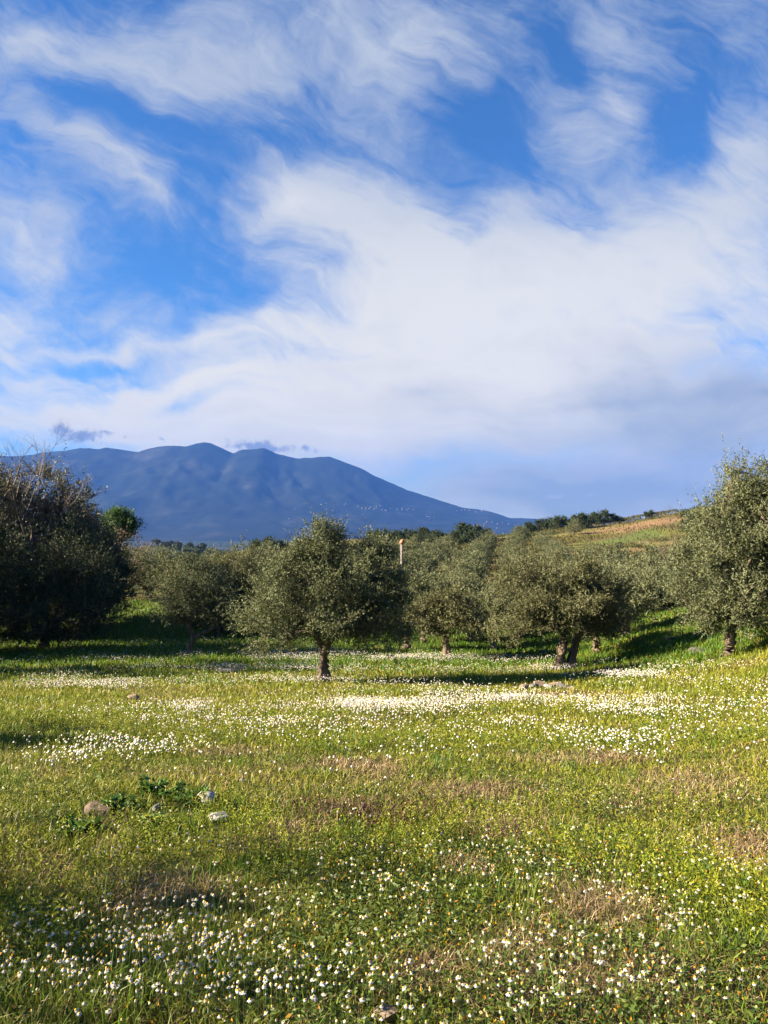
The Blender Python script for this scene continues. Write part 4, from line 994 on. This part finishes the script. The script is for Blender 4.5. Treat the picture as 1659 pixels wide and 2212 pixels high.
# individuals: the nearest that are inside the frame
inside = (np.abs(nx_/ny_) < .505) & (ny_ > 2.45)
idx = np.where(inside)[0][:300]
GD = 'nearest daisies in the grass'
dproto = []
for i in range(NPROTO):
    (pv,pq),(cv_,cq,ct),(sv_,sq,st_) = DP[i]
    rr_ = np.random.default_rng(i)
    mp_ = mesh_np('petals', pv, [pq], M_petal, {'tint': np.repeat(rr_.random(len(pv)//6),6)})
    mc_ = mesh_np('centre', cv_, [cq, ct], M_disc, smooth=True)
    ms_ = mesh_np('stem', sv_, [sq], M_stem)
    r = empty('daisy', (0,0,0)); obj('petals', mp_, r); obj('centre', mc_, r); obj('stem', ms_, r); dproto.append(r)
dlook = {'open':'daisy with flat open petals','half':'daisy with slightly lowered petals','droop':'daisy with petals hanging down','bud':'half-shut daisy with short petals'}
usedp = set()
for c, i in enumerate(idx):
    k = int(rf.integers(NPROTO)); x = float(nx_[i]); y = float(ny_[i]); z = float(H(x,y,True))
    s_ = float(rf.uniform(.30,.50)); hs = float(rf.uniform(.6,1.15))
    rz = float(rf.uniform(-1.2,1.2))
    if k in usedp: o = copy_tree(dproto[k], (x,y,z), rz, (s_,s_,s_*hs if False else s_))
    else: o = dproto[k]; usedp.add(k); o.location = (x,y,z); o.rotation_euler = (0,0,rz); o.scale = (s_,)*3
    X22 = (384+FPX*x/y)/S2; dist = 'at the bottom edge' if y < 2.8 else 'in nearest grass' if y < 3.3 else 'a step back'
    side = 'far left' if X22 < 330 else 'left of centre' if X22 < 720 else 'near the middle' if X22 < 1050 else 'right of centre' if X22 < 1400 else 'far right'
    tag(o, f'{dlook[kinds_d[k]]}, {dist}, {side}', 'daisy', GD)
rest = np.setdiff1d(np.arange(len(nx_)), idx)
# remaining near daisies: one mass
def daisy_mass(name, xs, ys, label):
    PB = [[],[],[],0]; tints = []; mi = []
    Vs=[]; Qs=[]; Ts=[]; mq=[]; mt=[]; n=0
    for x, y in zip(xs, ys):
        k = int(rf.integers(NPROTO)); s_ = rf.uniform(.30,.50); a = rf.uniform(-1.2,1.2)
        Rz = np.array([[cos(a),-sin(a),0],[sin(a),cos(a),0],[0,0,1]]).T*s_
        off = np.array([x,y,float(H(x,y,True))])
        (pv,pq),(cv_,cq,ct),(sv_,sq,st_) = DP[k]
        for V,q,t,mid in ((pv,pq,None,0),(cv_,cq,ct,1),(sv_,sq,None,2)):
            Vs.append(V@Rz+off); Qs.append(q+n); mq.append(np.full(len(q),mid))
            if t is not None: Ts.append(t+n); mt.append(np.full(len(t),mid))
            tints.append(np.full(len(V), rf.random())); n += len(V)
    me = mesh_np(name, np.concatenate(Vs), [np.concatenate(Qs), np.concatenate(Ts)], None, {'tint': np.concatenate(tints)})
    for m_ in (M_petal, M_disc, M_stem): me.materials.append(m_)
    me.polygons.foreach_set('material_index', np.concatenate(mq+mt).astype(np.int32)); me.update()
    o = obj(name, me); tag(o, label, 'daisies', kind='stuff')
daisy_mass('scattered_daisies', nx_[rest], ny_[rest], 'daisies scattered through the near meadow behind the nearest ones')
def far_daisies():
    xs, ys = fx_, fy_; n = len(xs)
    z = H(xs,ys,True)+rf.uniform(.10,.24,n)
    rad = .0115*rf.uniform(.8,1.25,n)+.00014*ys
    a = np.linspace(0,2*pi,6,endpoint=False)
    tl = norm(np.stack([rf.normal(-.2,.35,n), rf.normal(-.25,.35,n), np.ones(n)],1))
    ax = norm(np.cross(tl, np.tile([0,1.,0],(n,1)))); ay = np.cross(tl, ax)
    c = np.stack([xs,ys,z],1)
    ring = c[:,None,:]+rad[:,None,None]*(np.cos(a)[None,:,None]*ax[:,None,:]+np.sin(a)[None,:,None]*ay[:,None,:])-tl[:,None,:]*(rad*rf.uniform(.1,.9,n))[:,None,None]
    inn = c[:,None,:]+.42*rad[:,None,None]*(np.cos(a)[None,:,None]*ax[:,None,:]+np.sin(a)[None,:,None]*ay[:,None,:])
    topv = (c+tl*(rad*.45)[:,None])[:,None,:]
    V = np.concatenate([ring, inn, topv],1).reshape(-1,3)
    b = np.arange(n)[:,None]*13; k = np.arange(6); k2 = (k+1)%6
    q = np.concatenate([b+np.array([k[i],k2[i],6+k2[i],6+k[i]]) for i in range(6)])
    t = np.concatenate([b+np.array([6+k[i],6+k2[i],12]) for i in range(6)])
    me = mesh_np('distant_daisies', V, [q,t], None, {'tint': np.repeat(rf.random(n),13)})
    me.materials.append(M_petal); me.materials.append(M_disc)
    me.polygons.foreach_set('material_index', np.concatenate([np.zeros(len(q)),np.ones(len(t))]).astype(np.int32)); me.update()
    o = obj('distant_daisies', me); tag(o, 'drifts of white daisies across the middle of the meadow', 'daisies', kind='stuff')
far_daisies()

# ------------------------------------------------------------------ rocks
def rock(name, lab, X, Y, w, h, seed, m, group=None, dep=.8, rz=None):
    import bmesh
    rng = np.random.default_rng(seed)
    bm = bmesh.new(); bmesh.ops.create_icosphere(bm, subdivisions=4, radius=1)
    V = np.array([v.co[:] for v in bm.verts])
    # chip with random planes
    for _ in range(11):
        nrm = norm(rng.normal(size=3)); d = rng.uniform(.55,.88); e = V@nrm-d
        V = V-np.clip(e,0,None)[:,None]*nrm
    V = V*(1+.07*(vnoise(V[:,0]*3+9,V[:,1]*3+V[:,2]*2,seed)-.5)[:,None]+.05*(vnoise(V[:,0]*9,V[:,1]*9+V[:,2]*7,seed+1)-.5)[:,None])
    x, y = hit(X, Y); x = float(x[0]); y = float(y[0])
    sc = y/FPX*S2
    V = V*np.array([w*sc*.62, w*sc*.62*dep, h*sc*.72])
    for v, c in zip(bm.verts, V): v.co = c
    me = bpy.data.meshes.new(name); bm.to_mesh(me); bm.free()
    for p_ in me.polygons: p_.use_smooth = False
    me.materials.append(m)
    o = obj(name, me, None, (x, y+.1*w*sc, float(H(x,y,True))+h*sc*.42)); o.rotation_euler = (rng.normal(0,.12), rng.normal(0,.12), rng.uniform(-.6,.6) if rz is None else rz)
    tag(o, lab, 'rock', group)
rock('rock','upright white limestone rock in the grass, the upper of the white pair',446,1738,34,27,1,M_rock)
rock('rock','flat white limestone rock in the grass, the lower of the white pair',476,1770,42,19,2,M_rock)
rock('rock','slanting brown rock by the dark weeds at the left',216,1756,60,24,3,M_rock_brown)
rock('rock','small grey stone half buried among the dark weeds',340,1756,26,18,4,M_rock_grey)
rock('rock','pale tan stone low in the grass below the slanting brown rock',190,1786,26,14,5,M_rock_tan)
rock('rock','flat tan stone at the bottom edge of the picture',832,2192,52,26,6,M_rock_tan)
rock('rock','tiny grey stone alone in the grass right of the white pair',1303-780,1668+20,14,8,7,M_rock_grey)
rock('rock','dark slab lying in the daisies left of the large round olive',492,1452,42,8,8,M_rock_dark)
rock('rock','brown clod in the sunny grass strip at the left',288,1512,22,10,9,M_rock_tan)
GP = 'stones piled in front of the twin-trunk olive'
for i,(X,Y,w,h,mm,lab) in enumerate([(X_,Y_,w_*1.1,h_*.62,mm_,l_) for X_,Y_,w_,h_,mm_,l_ in [(1132,1488,18,16,M_rock_tan,'pointed tan stone at the left end of the stone pile'),(1150,1485,24,12,M_rock_grey,'grey stone second in the stone pile'),(1172,1483,30,13,M_rock_tan,'long tan stone on top of the stone pile'),(1186,1487,18,12,M_rock,'white stone in the middle of the pile'),(1200,1482,22,14,M_rock_tan,'round tan stone right of the white one in the pile'),(1217,1485,24,12,M_rock_grey,'grey stone near the right end of the pile'),(1234,1488,16,9,M_rock_tan,'small tan stone at the right end of the stone pile')]]):
    rock('stone',lab,X,Y,w,h,20+i,mm,GP)
rock('stone','round tan stone in the grass right of the twin-trunk olive',1313,1452,13,13,30,M_rock_tan)
rock('stone','flat grey stone on the grassy rise under the tallest olive',1506,1408,42,6,31,M_rock_dark)
rock('stone','grey stone higher on the grassy rise near the dark gap',1450,1381,24,5,32,M_rock_dark)
rock('stone','small tan stone below the trunk of the tallest olive',1498,1432,14,7,33,M_rock_tan)
rock('stone','grey stone in the shade left of the twin trunks',1176,1412,18,7,34,M_rock_dark)

# dark leafy weeds near the rocks
def weed(lab, X, Y, h, n, seed, m=M_nettle, ll=.06):
    rng = np.random.default_rng(seed); x, y = hit(X, Y); x = float(x[0]); y = float(y[0])
    h *= .8; root = empty('leafy_weed', (x,y,float(H(x,y,True)))); tag(root, lab, 'weed', 'dark leafy weeds around the rocks')
    B = Build(); bs=[]; ds=[]
    for k in range(n):
        a = rng.uniform(0,2*pi); r = rng.uniform(0,.085); top = np.array([cos(a)*(r+.05), sin(a)*(r+.05), h*rng.uniform(.5,1)])
        P = bez(np.array([cos(a)*r*.7, sin(a)*r*.7, -.02]), np.array([cos(a)*r, sin(a)*r, top[2]*.6]), top, 6)
        V,q,t = tube(P, np.linspace(.004,.002,6), 4); B.add(V,q,t)
        for s in np.linspace(.2,1,9):
            p_ = P[min(5,int(s*5))]+rng.normal(0,.006,3)
            for _ in range(3):
                b_ = rng.uniform(0,2*pi); bs.append(p_); ds.append(norm(np.array([cos(b_),sin(b_),rng.uniform(-.1,.7)])))
    bs = np.array(bs); ds = np.array(ds); m_ = len(bs)
    V,q,t = leaves(rng, bs, ds, ll*rng.uniform(.6,1.2,m_), ll*.55*rng.uniform(.7,1.2,m_), np.clip(rng.normal(.5,.22,m_),0,1))
    obj('leaves', mesh_np('leaves', V, [q], m, {'tint': t}), root); obj('stem', B.mesh('stem', M_stem), root)
weed('tall dark green leafy weed behind the grey stone',325,1722,.24,12,61)
weed('dark green leafy weed between the grey stone and the white rocks',378,1728,.15,10,62)
weed('low dark green weed left of the lower white rock',420,1738,.12,9,63)
weed('dark leafy weed right beside the slanting brown rock',262,1752,.14,9,64)
weed('dark broad-leaved weed low by the pale tan stone',168,1800,.13,8,65,ll=.08)
weed('dark green weed below the grey stone',330,1785,.10,9,66)

# ------------------------------------------------------------------ small buildings
def house_mesh(w, d, h, rh):
    V, Fq = box((-w/2,-d/2,-2),(w/2,d/2,h))
    W = mesh_np('wall', V, [Fq[[0,2,3,4,5]]], M_house)
    o_ = .3
    RV = np.array([(-w/2-o_,-d/2-o_,h),(w/2+o_,-d/2-o_,h),(w/2+o_,d/2+o_,h),(-w/2-o_,d/2+o_,h),(-w/2-o_,0,h+rh),(w/2+o_,0,h+rh)],float)
    Rm = mesh_np('roof', RV, [np.array([(0,1,5,4),(2,3,4,5),(3,2,1,0)]), np.array([(0,4,3),(1,2,5)])], M_tile)
    return W, Rm
HM = [house_mesh(15,11,8,2.5), house_mesh(22,12,7,2.5), house_mesh(12,10,10,2.5)]
rh = np.random.default_rng(5)
hp = []
for (cx,cy,rx,ry,n) in [(815,1099,42,7,16),(880,1103,18,5,6),(1010,1104,35,6,12),(745,1092,12,4,3),(700,1093,8,3,2),(1075,1135,40,10,9),(935,1120,30,10,4),(620,1110,60,12,3)]:
    for _ in range(n): hp.append((cx+rh.normal(0,.6)*rx, cy+rh.normal(0,.5)*ry))
for (X,Y) in hp:
    x,y,z = msurf(X,Y)
    W, Rm = HM[int(rh.integers(3))]
    o = empty('house', (x,y,z), float(rh.uniform(-.6,.6)), float(rh.uniform(.4,.75)))
    vill = 'the larger hamlet in line with the large round olive' if X < 905 else 'the hamlet on the mountain foot right of the larger one' if X < 1045 else 'the hamlet where the mountain runs out'
    if X < 770: vill = 'the scattered farms left of the hamlets'
    tag(o, f'tiny white house in {vill}', 'house', f'white houses in {vill}')
    obj('wall', W, o); obj('roof', Rm, o)
# tile-capped masonry post among the olives
x,y,z = at(868,80.0)
o = empty('masonry_chimney', (x,y,z)); tag(o, 'pale masonry chimney with an orange tiled cap rising among the hillside olives', 'chimney')
H_P = (HOR-1174*S2)/FPX*80+EYE-z
V,Fq = box((-.14,-.14,-.3),(.14,.14,H_P)); obj('shaft', mesh_np('shaft', V, [Fq], M_post), o)
V = np.array([(-.28,-.26,H_P),(.28,-.26,H_P),(.28,.26,H_P),(-.28,.26,H_P),(-.1,0,H_P+.42),(.2,0,H_P+.46)],float)
obj('cap', mesh_np('cap', V, [np.array([(0,1,5,4),(2,3,4,5),(3,2,1,0)]), np.array([(0,4,3),(1,2,5)])], M_tile), o)

# ------------------------------------------------------------------ camera and render settings
cd = bpy.data.cameras.new('camera'); cd.sensor_fit = 'VERTICAL'; cd.sensor_height = 24.0; cd.sensor_width = 18.0
cd.lens = 24.0*FPX/1024.0; cd.clip_start = .1; cd.clip_end = 90000
co = link(bpy.data.objects.new('camera', cd)); co.location = (0,0,EYE); co.rotation_euler = (pi/2+math.atan((HOR-512)/FPX),0,0)
scene.camera = co
vs = scene.view_settings; scene.display_settings.display_device = 'sRGB'
vs.view_transform = 'Standard'; vs.look = 'None'; vs.exposure = EXPO; vs.gamma = 1.0; vs.use_curve_mapping = False
scene.render.engine = 'CYCLES'
cy = scene.cycles
cy.max_bounces = 6; cy.diffuse_bounces = 3; cy.glossy_bounces = 2; cy.transmission_bounces = 4; cy.volume_bounces = 1; cy.transparent_max_bounces = 8
cy.use_denoising = True; cy.sample_clamp_indirect = 6; cy.caustics_reflective = False; cy.caustics_refractive = False
try: cy.denoiser = 'OPENIMAGEDENOISE'
except Exception: pass
